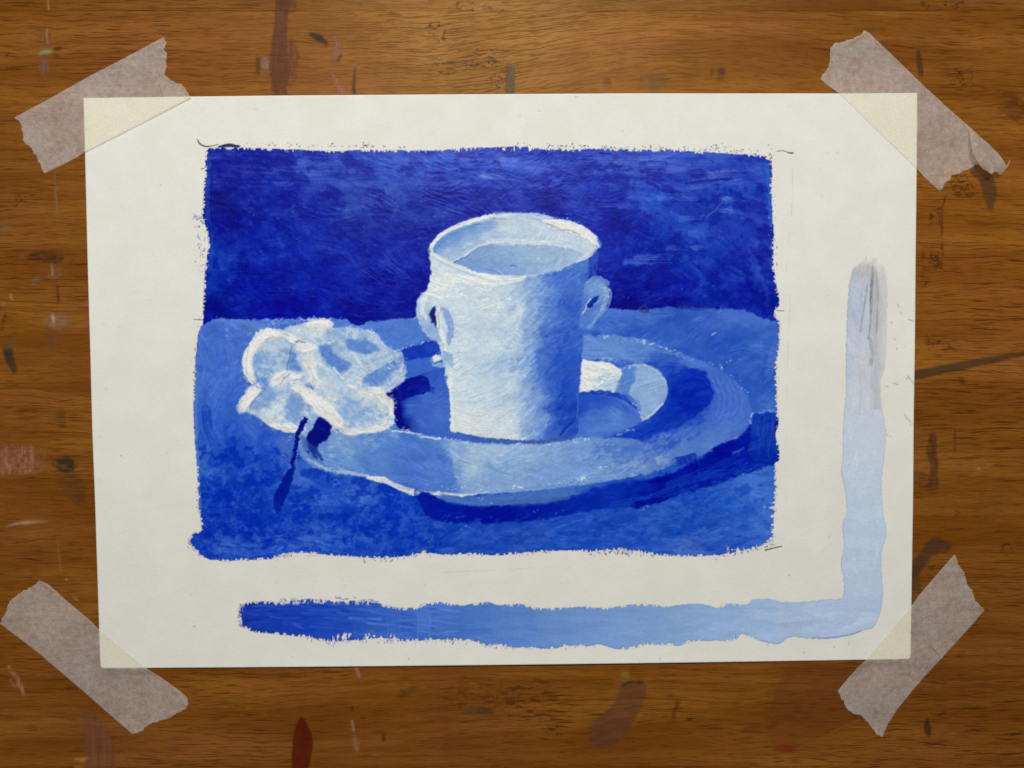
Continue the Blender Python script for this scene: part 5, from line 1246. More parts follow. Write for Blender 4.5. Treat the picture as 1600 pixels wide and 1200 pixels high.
def stipple(name, x0, y0, x1, y1, col, a, dens, sx=6, sy=2.4, label=None):
    """A patch of broken dark scratches and dirt."""
    global _sd
    _sd += 13
    cv = Canvas(x0, y0, x1, y1, _sd)
    n = fractal(cv.X, cv.Y, sx, sy, _sd, 3, 0.8)
    th = np.quantile(n, 1 - dens)
    e = 1 - np.maximum(np.abs((cv.X - (x0 + x1) / 2) / ((x1 - x0) / 2)) ** 2, np.abs((cv.Y - (y0 + y1) / 2) / ((y1 - y0) / 2)) ** 2)
    m = sstep(th - 0.06, th + 0.10, n) * sstep(0, 0.9, e) * 0.62
    return film_patch(name, np.zeros(cv.col.shape, np.float32) + np.array(col, np.float32), m * a, x0, y0, table, STAIN, 0.00005 + (_sd // 13 % 11) * 0.000005, label)


_sd = 1000
BRN, DRK = (96, 58, 40), (44, 32, 20)
stain('paint_smear', [(442, 0), (437, 60), (436, 100), (437, 147)], [22, 20, 30, 22], (96, 52, 38), 0.62, vertical=True, sx=30, label='reddish brown vertical brush smear')
stain('paint_smear', [(455, 60), (458, 100), (452, 135)], [10, 22, 10], (112, 62, 42), 0.55, vertical=True, breaky=0.8)
stain('paint_smear', [(452, 0), (450, 14)], 26, (100, 56, 36), 0.5, vertical=True)
stain('paint_mark', [(484, 53), (496, 58), (512, 69)], [5, 11, 3], (40, 36, 28), 0.92, breaky=0.25, label='black leaf-shaped paint mark')
stain('paint_smear', [(524, 55), (526, 75), (524, 100)], [6, 22, 10], (160, 106, 82), 0.62, breaky=0.75, vertical=True, label='pink paint smear')
stain('paint_smear', [(519, 112), (526, 130), (536, 146)], [3, 8, 12], (186, 124, 106), 0.7, breaky=0.6, vertical=True)
stain('paint_mark', [(524, 96), (530, 92), (533, 84)], 3, (70, 56, 40), 0.7)
stain('paint_mark', [(555, 104), (553, 130), (553, 147)], [2, 5, 6], (64, 56, 40), 0.75, vertical=True, label='thin dark line of paint')
stain('paint_mark', [(415, 90), (414, 100), (416, 107)], [6, 16, 8], (146, 132, 122), 0.7, breaky=0.5, label='small grey dab of paint')
stain('paint_mark', [(403, 88), (403, 116)], 7, (60, 50, 28), 0.5)
stain('paint_mark', [(797, 106), (797, 147)], 14, (98, 88, 60), 0.78, breaky=0.15, vertical=True, label='olive grey block of paint')
stipple('dirt_patch', 665, 30, 700, 70, DRK, 0.85, 0.22, 7, 5)
stipple('dirt_patch', 696, 70, 800, 112, DRK, 0.7, 0.22, 9, 3)
stipple('dirt_patch', 690, 0, 800, 22, DRK, 0.6, 0.2, 6, 4)
stipple('dirt_patch', 660, 90, 720, 120, (74, 48, 26), 0.7, 0.3, 10, 3)
stipple('dirt_patch', 760, 100, 800, 147, (70, 48, 30), 0.6, 0.28, 6, 4)
stain('paint_smear', [(1012, 128), (1040, 126)], 26, (118, 88, 60), 0.45, breaky=0.6)
stain('paint_smear', [(945, 118), (950, 135)], 12, (112, 76, 50), 0.35, breaky=0.6)
stain('paint_mark', [(1128, 106), (1126, 122)], 11, (74, 58, 38), 0.6, breaky=0.5)
stain('paint_mark', [(1112, 108), (1113, 118)], 5, (84, 62, 40), 0.5)
stain('paint_mark', [(1434, 78), (1437, 100), (1439, 118)], [5, 9, 7], (54, 42, 26), 0.6, breaky=0.4, vertical=True)
stipple('dirt_patch', 1425, 0, 1520, 16, DRK, 0.75, 0.26, 7, 4)
stipple('dirt_patch', 1488, 100, 1525, 145, DRK, 0.6, 0.24, 5, 4)
stain('paint_smear', [(1575, 160), (1600, 180)], 34, (60, 36, 16), 0.4, breaky=0.5)
# left of the sheet
stain('paint_smear', [(70, 48), (71, 72)], 17, (124, 92, 70), 0.45, breaky=0.5, vertical=True)
stain('paint_mark', [(61, 84), (72, 81), (81, 80)], [5, 9, 6], (138, 140, 92), 0.85, breaky=0.2, label='pale green dab of paint')
stain('paint_smear', [(69, 92), (69, 104), (70, 114)], [12, 18, 14], (132, 100, 80), 0.55, breaky=0.35, vertical=True)
stain('scratch', [(75, 0), (76, 15)], 1.8, (206, 164, 112), 0.85, breaky=0.1)
stain('scratch', [(74, 44), (73, 56), (75, 68)], 1.6, (206, 164, 112), 0.8, breaky=0.1)
stain('paint_mark', [(85, 76), (95, 74)], 4, DRK, 0.8)
stain('paint_mark', [(84, 85), (92, 87)], 3, DRK, 0.6)
stain('paint_mark', [(8, 88), (13, 84)], 3, DRK, 0.6)
stain('scratch', [(86, 268), (87, 300), (91, 340)], [2, 3, 5], (150, 112, 78), 0.7, breaky=0.3, vertical=True, label='pale vertical scratch')
stain('paint_mark', [(44, 402), (62, 400), (78, 401), (90, 401)], [8, 14, 18, 18], (46, 36, 28), 0.72, breaky=0.65, label='smudged black paint mark')
stain('paint_smear', [(74, 424), (96, 426)], 22, (138, 106, 78), 0.4, breaky=0.6)
stain('scratch', [(81, 412), (82, 430)], 2, (190, 160, 126), 0.8)
stain('paint_smear', [(50, 442), (60, 436)], 10, (140, 118, 92), 0.5, breaky=0.7)
stain('scratch', [(16, 460), (19, 468)], 4, (186, 146, 96), 0.75, breaky=0.4)
stain('scratch', [(3, 476), (8, 472)], 3, (170, 130, 84), 0.7)
stain('paint_mark', [(90, 446), (91, 474)], 4, (60, 38, 24), 0.55, vertical=True)
stain('paint_smear', [(74, 505), (90, 502), (106, 502)], [16, 26, 18], (148, 118, 94), 0.55, breaky=0.45, label='greyish pink smear of paint')
stain('scratch', [(82, 492), (84, 503)], 4, (206, 184, 156), 0.85)
stain('paint_smear', [(80, 520), (84, 545)], 20, (116, 80, 62), 0.35, breaky=0.6, vertical=True)
stain('paint_mark', [(12, 545), (15, 562), (24, 582)], [16, 14, 8], (40, 48, 42), 0.82, breaky=0.4, label='dark green paint drip')
stain('paint_smear', [(14, 530), (20, 545)], 20, (108, 94, 54), 0.4, breaky=0.6)
stain('paint_mark', [(8, 489), (3, 516)], 6, DRK, 0.5, breaky=0.7)
stain('paint_smear', [(6, 345), (10, 370)], 16, (146, 108, 66), 0.4, breaky=0.6)
stipple('dirt_patch', 20, 300, 55, 325, DRK, 0.6, 0.28, 5, 4)
stain('paint_smear', [(0, 718), (24, 718), (54, 718)], [46, 46, 42], (160, 112, 94), 0.66, breaky=0.75, sx=5, sy=9, label='dry pink brush patch')
stain('paint_mark', [(88, 724), (104, 726), (116, 724)], [14, 26, 16], (40, 42, 34), 0.8, breaky=0.6, label='dark smudge beside the sheet')
stain('paint_smear', [(100, 742), (116, 765), (128, 788)], [30, 34, 14], (70, 58, 40), 0.4, breaky=0.6)
stain('paint_smear', [(94, 645), (94, 660)], 14, (74, 58, 36), 0.45, breaky=0.6)
stain('scratch', [(8, 823), (35, 817), (75, 815)], [2, 7, 2], (172, 142, 108), 0.7, breaky=0.4, label='pale flat scrape')
stain('scratch', [(89, 838), (92, 865), (95, 894)], [1.5, 2.4, 3], (150, 106, 60), 0.8, breaky=0.2, vertical=True)
stain('scratch', [(102, 905), (105, 906)], 2, (210, 190, 160), 0.8)
stain('scratch', [(118, 935), (121, 938)], 2, (200, 170, 120), 0.8)
# below the sheet
stain('scratch', [(18, 1050), (28, 1062), (38, 1088)], [4, 9, 3], (176, 128, 100), 0.6, breaky=0.7, vertical=True)
stain('scratch', [(16, 1062), (24, 1074)], 4, (160, 110, 84), 0.5, breaky=0.5)
stain('scratch', [(13, 1041), (15, 1043)], 3, (200, 170, 130), 0.7)
stain('paint_smear', [(135, 1116), (147, 1145), (156, 1175), (158, 1200)], [16, 42, 46, 44], (116, 72, 54), 0.55, breaky=0.45, vertical=True, sx=40, label='dull pink brush smear')
stain('paint_mark', [(118, 1186), (128, 1187), (138, 1184)], [3, 8, 4], (176, 120, 62), 0.75, breaky=0.4)
stain('paint_mark', [(116, 1199), (130, 1199)], 4, (170, 116, 62), 0.7)
stain('scratch', [(194, 1150), (198, 1175), (201, 1200)], 3, (124, 80, 56), 0.55, vertical=True)
stain('paint_mark', [(471, 1120), (479, 1131), (488, 1155), (486, 1180), (478, 1206), (459, 1206), (457, 1170), (461, 1142)], None, (82, 20, 6), 0.86, closed=True, rough=0.7, breaky=0.12, vertical=True, label='dark red leaf-shaped paint drop')
stain('scratch', [(556, 1041), (562, 1060)], [6, 3], (170, 124, 110), 0.65, breaky=0.4, vertical=True)
stain('scratch', [(550, 1125), (553, 1144)], 3, (180, 150, 130), 0.6, breaky=0.4)
stain('paint_smear', [(556, 1152), (557, 1174)], [12, 7], (150, 108, 90), 0.6, breaky=0.6, vertical=True)
stain('paint_mark', [(550, 1104), (551, 1111)], 4, DRK, 0.6)
stain('paint_mark', [(599, 1146), (600, 1158)], 5, DRK, 0.6, breaky=0.4)
stain('paint_mark', [(626, 1083), (650, 1078)], 12, (62, 48, 24), 0.5, breaky=0.6)
stain('paint_mark', [(730, 1110), (768, 1112)], 9, (70, 62, 46), 0.6, breaky=0.7)
stipple('dirt_patch', 770, 1050, 880, 1140, (46, 28, 14), 0.55, 0.26, 14, 4)
stipple('dirt_patch', 690, 1060, 800, 1120, (60, 38, 20), 0.4, 0.3, 8, 4)
stipple('dirt_patch', 848, 1130, 880, 1152, (50, 24, 10), 0.7, 0.3, 8, 4)
stain('paint_mark', [(975, 1066), (1007, 1066), (1007, 1092), (992, 1122), (978, 1146), (958, 1164), (938, 1168), (919, 1160), (926, 1138), (934, 1120), (955, 1105), (966, 1086)], None, (100, 62, 44), 0.6, closed=True, rough=1.2, breaky=0.2, label='purplish brown paint blotch')
stain('paint_mark', [(977, 1049), (976, 1060)], 14, (140, 112, 44), 0.6, breaky=0.35, label='ochre dot of paint')
stain('paint_mark', [(973, 1071), (985, 1066), (1004, 1067)], 3, (44, 26, 16), 0.7, breaky=0.4)
stain('paint_smear', [(1060, 1095), (1052, 1118), (1054, 1124)], 7, (86, 42, 16), 0.55, breaky=0.4, vertical=True)
stain('paint_mark', [(1074, 1124), (1082, 1124)], 4, (60, 22, 12), 0.8)
stain('paint_smear', [(1235, 1040), (1320, 1046), (1325, 1090), (1346, 1122), (1300, 1146), (1240, 1174), (1205, 1166), (1200, 1120), (1215, 1075)], None, (112, 62, 30), 0.34, closed=True, rough=1.0, soft=2.0, breaky=0.25, label='faint reddish wash of paint')
stain('scratch', [(1240, 1173), (1262, 1163), (1296, 1147), (1346, 1122)], [2, 2, 3, 2], (160, 92, 56), 0.6, breaky=0.65)
stain('paint_mark', [(1162, 1138), (1180, 1136), (1212, 1136)], [4, 12, 8], (118, 46, 20), 0.5, breaky=0.3, label='red dab of paint')
stain('paint_mark', [(1211, 1170), (1224, 1168), (1242, 1171)], [6, 12, 8], (124, 44, 20), 0.6, breaky=0.2, label='bright red dab of paint')
stain('paint_mark', [(1449, 1122), (1449, 1136), (1451, 1150)], [3, 13, 6], (54, 32, 16), 0.75, breaky=0.25, vertical=True)
stipple('dirt_patch', 1460, 1108, 1480, 1122, DRK, 0.6, 0.3, 4, 4)
# right of the sheet
stain('paint_smear', [(1520, 262), (1538, 276), (1546, 296), (1547, 328)], [16, 22, 22, 8], (78, 58, 42), 0.62, breaky=0.2, label='grey curved paint stroke below the curled tape')
stipple('dirt_patch', 1478, 270, 1530, 312, DRK, 0.9, 0.3, 7, 4)
stipple('dirt_patch', 1450, 320, 1472, 356, DRK, 0.9, 0.34, 6, 7)
stain('scratch', [(1478, 306), (1472, 330), (1473, 400)], 2.4, (54, 34, 22), 0.75, breaky=0.7, vertical=True)
stipple('dirt_patch', 1434, 380, 1480, 430, (54, 36, 24), 0.75, 0.26, 7, 5)
stipple('dirt_patch', 1434, 426, 1456, 450, (54, 36, 24), 0.7, 0.3, 6, 4)
stipple('dirt_patch', 1440, 520, 1500, 552, (64, 40, 26), 0.7, 0.3, 9, 4)
stain('paint_mark', [(1425, 587), (1470, 578), (1530, 566), (1602, 553)], [14, 13, 11, 5], (72, 56, 36), 0.78, breaky=0.15, label='long dark diagonal paint stroke')
stain('paint_mark', [(1458, 676), (1456, 710), (1460, 725), (1457, 762)], [10, 16, 12, 18], (72, 46, 34), 0.6, breaky=0.5, vertical=True, label='dark brown vertical paint mark')
stain('paint_smear', [(1434, 745), (1444, 752)], 22, (84, 52, 36), 0.45, breaky=0.5)
stain('scratch', [(1492, 672), (1492, 708)], 2.4, (60, 36, 20), 0.6, breaky=0.6, vertical=True)
stain('paint_mark', [(1478, 846), (1489, 852), (1476, 862), (1460, 866), (1448, 880), (1432, 900), (1420, 905), (1424, 880), (1444, 856), (1460, 840)], None, (68, 50, 38), 0.66, closed=True, rough=1.6, soft=1.8, breaky=0.3, label='dark smudge above the tape')
stain('paint_smear', [(1426, 895), (1428, 930)], 24, (70, 48, 36), 0.45, breaky=0.4)
stipple('dirt_patch', 1446, 880, 1464, 905, DRK, 0.7, 0.3, 4, 6)
stipple('dirt_patch', 1562, 846, 1588, 872, DRK, 0.75, 0.34, 6, 5)
stipple('dirt_patch', 1490, 796, 1510, 812, DRK, 0.6, 0.3, 5, 4)
stain('paint_mark', [(1500, 592), (1506, 598)], 8, (70, 34, 18), 0.6, breaky=0.5)
stain('scratch', [(1528, 732), (1530, 733)], 2, (200, 180, 150), 0.8)

# ------------------------------------------------------------------ the sheet of paper
sheet = empty('painted_sheet', tuple(place(800, 600, 0.0)))
sheet.location.z = 0.0
off = np.array(sheet.location)
tag(sheet, 'white drawing sheet with blue painting of a cup on a plate, taped to the table', 'painting')


def keep_place(o):
    """Parented pieces are built in place; take the parent's position out again."""
    o.matrix_parent_inverse = o.parent.matrix_world.inverted() if False else o.matrix_parent_inverse
    o.location = (-o.parent.location[0], -o.parent.location[1], -o.parent.location[2])
    return o


edge = np.concatenate([[0, .0015, .003, .0045], np.linspace(.006, .994, 150), [.9955, .997, .9985, 1]])
edgt = np.concatenate([[0, .002, .004, .006], np.linspace(.008, .992, 100), [.994, .996, .998, 1]])
S, T = np.meshgrid(edge, edgt)
r_s, r_t = 0.0045, 0.006
A = np.clip((np.abs(S - .5) - (.5 - r_s)) / r_s, 0, 1); B = np.clip((T - (1 - r_t)) / r_t, 0, 1)      # rounded lower corners
S2 = .5 + np.sign(S - .5) * np.where((A > 0) & (B > 0), (.5 - r_s) + r_s * A * np.sqrt(1 - B ** 2 / 2), np.abs(S - .5))
T2 = np.where((A > 0) & (B > 0), (1 - r_t) + r_t * B * np.sqrt(1 - A ** 2 / 2), T)
wave = 0.0006 * np.sin(math.pi * np.clip(S2 * 1.1, 0, 1)) + 0.0003 * (lattice(S2 * 9, S2 * 0, 3) - 0.5)
Xw = (S2 - .5) * SHEET_W + 0.00035 * (lattice(T2 * 7, T2 * 0, 8) - 0.5) * (np.abs(S2 - .5) * 2) ** 8
Yw = (.5 - T2) * SHEET_H + wave * (1 - T2) ** 6
Zt = THICK + 0.00012 + sheet_lift(S2, T2)
hh, ww = S.shape
top = np.stack([Xw, Yw, Zt], -1).reshape(-1, 3); bot = np.stack([Xw, Yw, Zt - THICK], -1).reshape(-1, 3)
ft = grid_faces(ww, hh); fb = ft[:, ::-1] + ww * hh
rim = np.array(list(range(ww)) + [r * ww + ww - 1 for r in range(1, hh)] + [(hh - 1) * ww + q for q in range(ww - 2, -1, -1)] + [r * ww for r in range(hh - 2, 0, -1)])
nx = np.roll(rim, -1)
fs = np.stack([rim, nx, nx + ww * hh, rim + ww * hh], -1)
paper = keep_place(mesh_object('sheet', np.concatenate([top, bot]), np.concatenate([ft, fb, fs]), PAPER, sheet, smooth=False))
paper['label'] = 'white paper sheet with rounded lower corners'


def paint_mesh(cv, pick, name, parent, label=None):
    keep = cv.cov > 0.015
    f = (keep[1:, 1:] | keep[1:, :-1] | keep[:-1, 1:] | keep[:-1, :-1]) & pick
    P = place(cv.X, cv.Y, THICK + 0.00012)
    hm = blur(cv.hgt, 0.6) * np.clip(cv.cov * 1.2, 0, 1) + 0.02
    P[..., 2] = sheet_top(P) + hm * 0.001 * RELIEF
    w = (cv.cov > 0.08).astype(np.float32); bw = blur(w, 2.0)
    spread = np.stack([blur(cv.col[..., i] * w, 2.0) for i in range(3)], -1) / np.maximum(bw, 1e-4)[..., None]
    cc = np.where((w > 0)[..., None] | (bw < 1e-3)[..., None], cv.col, spread)
    col = albedo(cc, P)
    F = grid_faces(cv.w, cv.h)[f.ravel()]
    used = np.unique(F); back = np.full(cv.w * cv.h, -1); back[used] = np.arange(len(used))
    rgba = np.concatenate([col, cv.cov[..., None]], -1).reshape(-1, 4)[used]
    o = mesh_object(name, P.reshape(-1, 3)[used], back[F], PAINT, parent, colors=rgba)
    if label:
        o['label'] = label
    return o


RELIEF = 1.6
pic = paint_picture()
rid = pic.rid.copy(); rid[rid == 0] = np.where(pic.Y[rid == 0] < 490, BACKDROP, CLOTH_TABLE)
rq = rid[:-1, :-1]
picture = keep_place(paint_mesh(pic, rq == BACKDROP, 'painted_backdrop', sheet, 'dark ultramarine painted background'))
for k, nm, lb in [(CLOTH_TABLE, 'painted_table', 'mid blue painted table top'), (PLATE, 'painted_plate', 'painted round plate in blue tones'), (NAPKIN, 'painted_napkin', 'painted crumpled white napkin'),
                  (CUP, 'painted_cup', 'painted pale cup with two small handles'), (SPOON, 'painted_spoon', 'dark blue painted spoon strokes')]:
    keep_place(paint_mesh(pic, rq == k, nm, sheet, lb))
strip = paint_strip()
keep_place(paint_mesh(strip, np.ones((strip.h - 1, strip.w - 1), bool), 'tone_strip', sheet, 'angled strip of blue tones from dark to pale'))


# ------------------------------------------------------------------ pencil lines and dirt on the sheet
def pencil(pts, width, col, a, dry=0.45, label=None, soft=0.0, name='pencil_line'):
    global _sd
    _sd += 13
    q = np.array(pts, float); pad = np.max(width) / 2 + 8
    cv = Canvas(int(q[:, 0].min() - pad), int(q[:, 1].min() - pad), int(q[:, 0].max() + pad), int(q[:, 1].max() + pad), _sd)
    cv.stroke([tuple(p) for p in pts], width, col, op=1.0, dry=dry, cover=1.0, taper=0.6)
    m = blur(cv.cov, soft) if soft else cv.cov
    o = film_patch(name, np.zeros(cv.col.shape, np.float32) + np.array(col, np.float32), m * a, int(cv.x0), int(cv.y0), sheet, PENCIL, 0.00001, label, lift=lambda P: sheet_top(P) + 0.00001)
    if o:
        keep_place(o)


GR = (80, 78, 74)
pencil([(309, 217), (312, 224), (320, 229), (330, 229), (342, 226)], [1.2, 2.8, 2.6, 1.6, 1.2], (70, 68, 66), 0.75, 0.1, 'small curved pencil hook')
pencil([(315, 265), (320, 263)], 1.6, (70, 70, 70), 0.7, 0.1)
pencil([(1212, 237), (1222, 236), (1232, 239)], 1.6, (120, 116, 108), 0.6, 0.3)
pencil([(1230, 239), (1239, 240)], 2.6, (60, 58, 56), 0.75, 0.2)
pencil([(1212, 485), (1225, 486)], 1.4, (90, 84, 78), 0.6, 0.2)
pencil([(303, 499), (318, 500)], 1.4, (90, 84, 78), 0.6, 0.2)
pencil([(1194, 859), (1208, 856), (1222, 853)], 2.4, (84, 82, 80), 0.7, 0.3)
pencil([(1238, 262), (1236, 330), (1228, 420), (1226, 500)], 1.4, (186, 182, 172), 0.22, 0.6)
pencil([(1234, 460), (1230, 560), (1228, 700), (1226, 830)], 1.4, (188, 184, 174), 0.2, 0.65)
pencil([(690, 894), (780, 890), (860, 886), (920, 890)], 1.4, (188, 184, 174), 0.2, 0.65)
pencil([(402, 870), (520, 868), (600, 873)], 1.2, (160, 156, 150), 0.35, 0.6)
for x, y, l, a0 in [(1402, 478, 8, 1.2), (1424, 503, 6, 1.5), (1420, 500, 5, 0.3), (1396, 530, 4, 0.4), (1392, 505, 5, 1.3), (1420, 592, 9, 1.0), (1416, 590, 7, 2.2), (1424, 598, 6, 1.4), (1385, 604, 5, 0.5), (1398, 600, 8, 0.3), (1413, 650, 8, 1.2), (1418, 656, 10, 0.9), (1420, 664, 6, 2.0), (1386, 680, 3, 0.2), (1390, 682, 3, 1.0),
                    (1408, 490, 6, 0.6), (1400, 545, 4, 1.6), (1295, 838, 2, 0.2), (1232, 898, 3, 0.8), (1302, 1010, 3, 1.5), (1325, 1005, 4, 1.4), (1198, 1006, 3, 0.4), (1255, 1018, 3, 0.3), (305, 978, 4, 0.1), (300, 928, 2, 0.3), (190, 712, 2, 0.4), (158, 750, 2, 0.4), (640, 1027, 4, 0.6), (1030, 1027, 3, 1.4), (252, 290, 3, 0.1), (900, 152, 3, 0.2), (1308, 240, 4, 0.4)]:
    pencil([(x - l * math.cos(a0) / 2, y - l * math.sin(a0) / 2), (x + l * math.cos(a0) / 2, y + l * math.sin(a0) / 2)], 1.7, (120, 108, 92), 0.36, 0.35, name='dirt_speck', soft=0.5)


# ------------------------------------------------------------------ strips of masking tape over the corners
def resample(pts, n):
    p = np.array(pts, float); d = np.r_[0, np.cumsum(np.hypot(*np.diff(p, axis=0).T))]
    t = np.linspace(0, d[-1], n)
    return np.stack([np.interp(t, d, p[:, 0]), np.interp(t, d, p[:, 1])], -1)


def tape_height(P):
    s, t = sheet_st(P)
    dx = np.maximum(np.maximum(-s, s - 1), 0) * SHEET_W; dy = np.maximum(np.maximum(-t, t - 1), 0) * SHEET_H
    d = np.hypot(dx, dy) / PX                                             # pixels outside the sheet
    zt = sheet_top(P) + 0.00013
    return 0.00016 + (zt - 0.00016) * (1 - sstep(0.5, 15, d)), d


def tape(upper, lower, start, end, label, seed, creases=(), wrinkle=()):
    """Patch between two long edges and two torn ends, draped over table and sheet."""
    n, m = 200, 64
    U = resample(upper, n); Lw = resample(lower, n); A0 = resample(start, m); A1 = resample(end, m)
    u = np.linspace(0, 1, n)[None, :, None]; v = np.linspace(0, 1, m)[:, None, None]
    Q = (1 - v) * U[None] + v * Lw[None] + (1 - u) * A0[:, None] + u * A1[:, None] - ((1 - u) * (1 - v) * U[0] + u * (1 - v) * U[-1] + (1 - u) * v * Lw[0] + u * v * Lw[-1])
    X, Y = Q[..., 0], Q[..., 1]
    # fine tearing at both ends
    ax = (U[-1] - U[0]) / np.linalg.norm(U[-1] - U[0])
    tear = (lattice(np.linspace(0, m / 3.0, m), np.zeros(m), seed) - 0.5) * 3.0 + (lattice(np.linspace(0, m / 1.2, m), np.zeros(m), seed + 2) - 0.5) * 2.2
    tear2 = (lattice(np.linspace(0, m / 3.0, m), np.zeros(m), seed + 5) - 0.5) * 3.0 + (lattice(np.linspace(0, m / 1.2, m), np.zeros(m), seed + 7) - 0.5) * 2.2
    uu = np.linspace(0, 1, n)
    sh = tear[:, None] * (1 - sstep(0, 0.03, uu))[None] + tear2[:, None] * sstep(0.97, 1.0, uu)[None]
    X = X + ax[0] * sh; Y = Y + ax[1] * sh
    P = place(X, Y, 0.0)
    z, d = tape_height(P)
    z = z + 0.00006 * (fractal(X, Y, 16, 16, seed + 9, 3) - 0.5)
    dens = 0.05 * (fractal(X, Y, 30, 30, seed + 11, 2) - 0.5)
    vv = np.linspace(0, 1, m)[:, None] * np.ones((1, n)); uu2 = uu[None] * np.ones((m, 1))
    rimd = np.minimum(np.minimum(vv, 1 - vv) * 90, np.minimum(uu2, 1 - uu2) * 260)
    dens = dens + 0.5 * sstep(2.2, 0.1, rimd)
    dens = dens + 0.20 * sstep(15, 5, d) * sstep(0.0, 1.5, d) * (d > 0)                     # loose band where the tape bridges the edge of the sheet
    z = z + 0.0004 * sstep(0.035, 0.0, np.minimum(uu2, 1 - uu2)) * lattice(X / 9, Y / 9, seed + 4)   # ends curl up a little
    for (x0, y0, x1, y1, w, hz, dd) in creases:
        tt = np.clip(((X - x0) * (x1 - x0) + (Y - y0) * (y1 - y0)) / ((x1 - x0) ** 2 + (y1 - y0) ** 2), 0, 1)
        dist = np.hypot(X - x0 - tt * (x1 - x0), Y - y0 - tt * (y1 - y0))
        b = np.exp(-(dist / w) ** 2)
        z = z + hz * b; dens = dens + dd * b
    P[..., 2] = z
    V = P.reshape(-1, 3)
    rim = np.array(list(range(n)) + [r * n + n - 1 for r in range(1, m)] + [(m - 1) * n + q for q in range(n - 2, -1, -1)] + [r * n for r in range(m - 2, 0, -1)])
    low = V[rim].copy(); low[:, 2] -= 0.00010
    F = grid_faces(n, m)
    base = n * m; k = np.arange(len(rim)); kn = (k + 1) % len(rim)
    Fs = np.stack([rim, rim[kn], base + kn, base + k], -1)
    fl = np.concatenate([dens.ravel(), np.full(len(rim), 0.1)])
    root = empty('masking_tape', tuple(place(float(X.mean()), float(Y.mean()), 0.0)))
    root.location.z = 0.0
    tag(root, label, 'tape', 'strips of masking tape holding the sheet')
    o = keep_place(mesh_object('tape_strip', np.concatenate([V, low]), np.concatenate([F, Fs]), TAPE, root, floats={'density': fl}))
    return root


tl = tape([(24, 183), (80, 153), (140, 119), (200, 88), (256, 58)], [(70, 271), (100, 257), (131, 241), (200, 206), (299, 155)],
          [(24, 183), (31, 192), (36, 205), (37, 220), (50, 231), (58, 247), (65, 262), (70, 271)],
          [(256, 58), (259, 68), (258, 76), (262, 88), (261, 104), (257, 117), (266, 124), (281, 132), (290, 138), (295, 146), (299, 155)],
          'masking tape strip over the upper corner of the sheet, with a notched torn end', 71,
          [(246, 80, 262, 76, 2.5, 0.0005, 0.15), (244, 92, 262, 90, 2.5, 0.0004, 0.12), (240, 70, 258, 64, 2.5, 0.0006, 0.2), (135, 238, 296, 155, 3.0, 0.0008, 0.1)])
tr = tape([(1357, 51), (1400, 92), (1440, 131), (1480, 169), (1510, 195), (1519, 222), (1523, 246), (1527, 258)], [(1281, 124), (1312, 149), (1360, 196), (1434, 268), (1467, 298)],
          [(1357, 51), (1351, 49), (1346, 54), (1335, 59), (1316, 66), (1303, 68), (1297, 76), (1297, 90), (1294, 103), (1289, 113), (1281, 124)],
          [(1527, 258), (1512, 264), (1500, 270), (1487, 275), (1484, 281), (1477, 286), (1474, 292), (1467, 298)],
          'masking tape strip with a curled-up corner', 83,
          [(1352, 52, 1320, 72, 3, 0.0004, 0.1), (1462, 150, 1510, 196, 3.0, 0.0003, 0.12)])
bl = tape([(63, 906), (78, 914), (100, 935), (156, 982), (240, 1050), (283, 1081), (294, 1091)], [(1, 975), (60, 1020), (130, 1080), (180, 1124), (207, 1147)],
          [(63, 906), (52, 916), (36, 924), (21, 934), (12, 947), (9, 956), (4, 966), (1, 975)],
          [(294, 1091), (295, 1100), (291, 1107), (280, 1112), (262, 1122), (249, 1126), (233, 1132), (222, 1141), (207, 1147)],
          'masking tape strip on the corner nearest the dark end of the tone strip', 97,
          [(64, 908, 84, 922, 3, 0.0005, 0.15), (276, 1080, 294, 1104, 3, 0.0004, 0.12)])
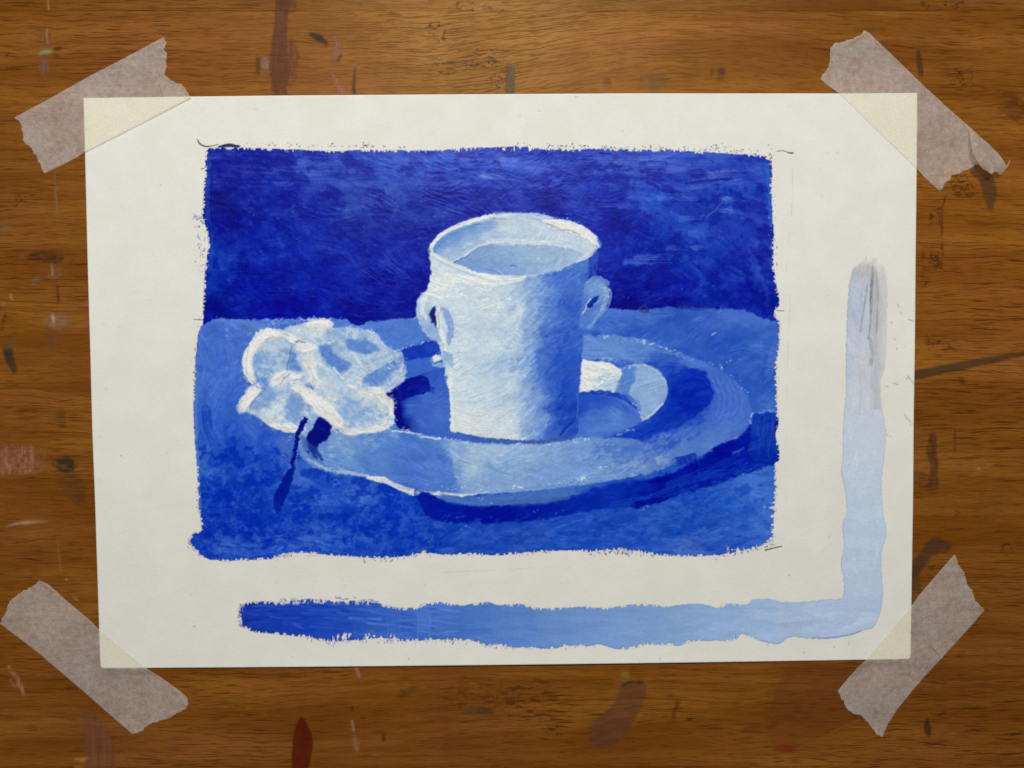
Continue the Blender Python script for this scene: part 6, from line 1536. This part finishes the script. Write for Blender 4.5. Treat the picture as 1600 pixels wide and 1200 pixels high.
br = tape([(1491, 866), (1450, 914), (1424, 944), (1385, 990), (1350, 1031), (1309, 1079)], [(1538, 953), (1520, 975), (1490, 1008), (1440, 1062), (1402, 1108), (1386, 1134), (1379, 1151)],
          [(1491, 866), (1495, 873), (1497, 883), (1504, 891), (1508, 904), (1517, 922), (1526, 941), (1531, 948), (1538, 953)],
          [(1309, 1079), (1317, 1096), (1323, 1108), (1333, 1115), (1345, 1118), (1350, 1124), (1357, 1132), (1365, 1141), (1372, 1149), (1379, 1151)],
          'masking tape strip with a white crease, by the pale bend of the tone strip', 109,
          [(1442, 998, 1460, 1013, 1.8, 0.0006, 0.75), (1460, 1013, 1474, 1031, 1.8, 0.0006, 0.75), (1418, 1022, 1450, 1008, 2.0, 0.0003, 0.1), (1372, 1150, 1340, 1118, 4, 0.0004, 0.1)])

# the corner of tape that has peeled off and curled over
n, m = 46, 26
fold = resample([(1509, 193), (1516, 206), (1519, 222), (1522, 240), (1528, 252), (1537, 264), (1546, 269)], n)
far = resample([(1509, 193), (1530, 212), (1546, 226), (1560, 240), (1570, 254), (1573, 262), (1566, 271)], n)
u = np.linspace(0, 1, n)[None, :]; v = np.linspace(0, 1, m)[:, None]
X = (1 - v) * fold[None, :, 0] + v * far[None, :, 0]; Y = (1 - v) * fold[None, :, 1] + v * far[None, :, 1]
Y = Y + 2.2 * sstep(0.86, 1, u) * np.sin(v * 9.0)
rise = sstep(0.0, 0.5, u)
zf = 0.0004 + rise * (0.0042 * np.sin(math.pi * np.clip(0.30 + 0.70 * v, 0, 1)) + 0.0003) + 0.0002 * fractal(X, Y, 9, 9, 5, 2)
X = X - 1.5 * (1 - v)
P = place(X, Y, zf)
F = grid_faces(n, m)
dn = 0.16 + 0.25 * sstep(0.06, 0.0, v) + 0.12 * sstep(0.95, 1.0, u) + 0 * u
fl = keep_place(mesh_object('curled_corner', P.reshape(-1, 3), F, TAPE, tr, floats={'density': (dn * np.ones((m, n))).ravel()}))
fl['label'] = 'corner of the tape peeled up and curled over'
tip = [(1572, 264), (1577, 258), (1578, 249), (1575, 255), (1571, 259)]
Pt = np.array([place(x, y, z) for (x, y), z in zip(tip, [0.0012, 0.0025, 0.0038, 0.0030, 0.0018])])
keep_place(mesh_object('torn_tip', Pt, [[0, 1, 4], [1, 3, 4], [1, 2, 3]], TAPE, tr, floats={'density': np.full(5, 0.1)}))
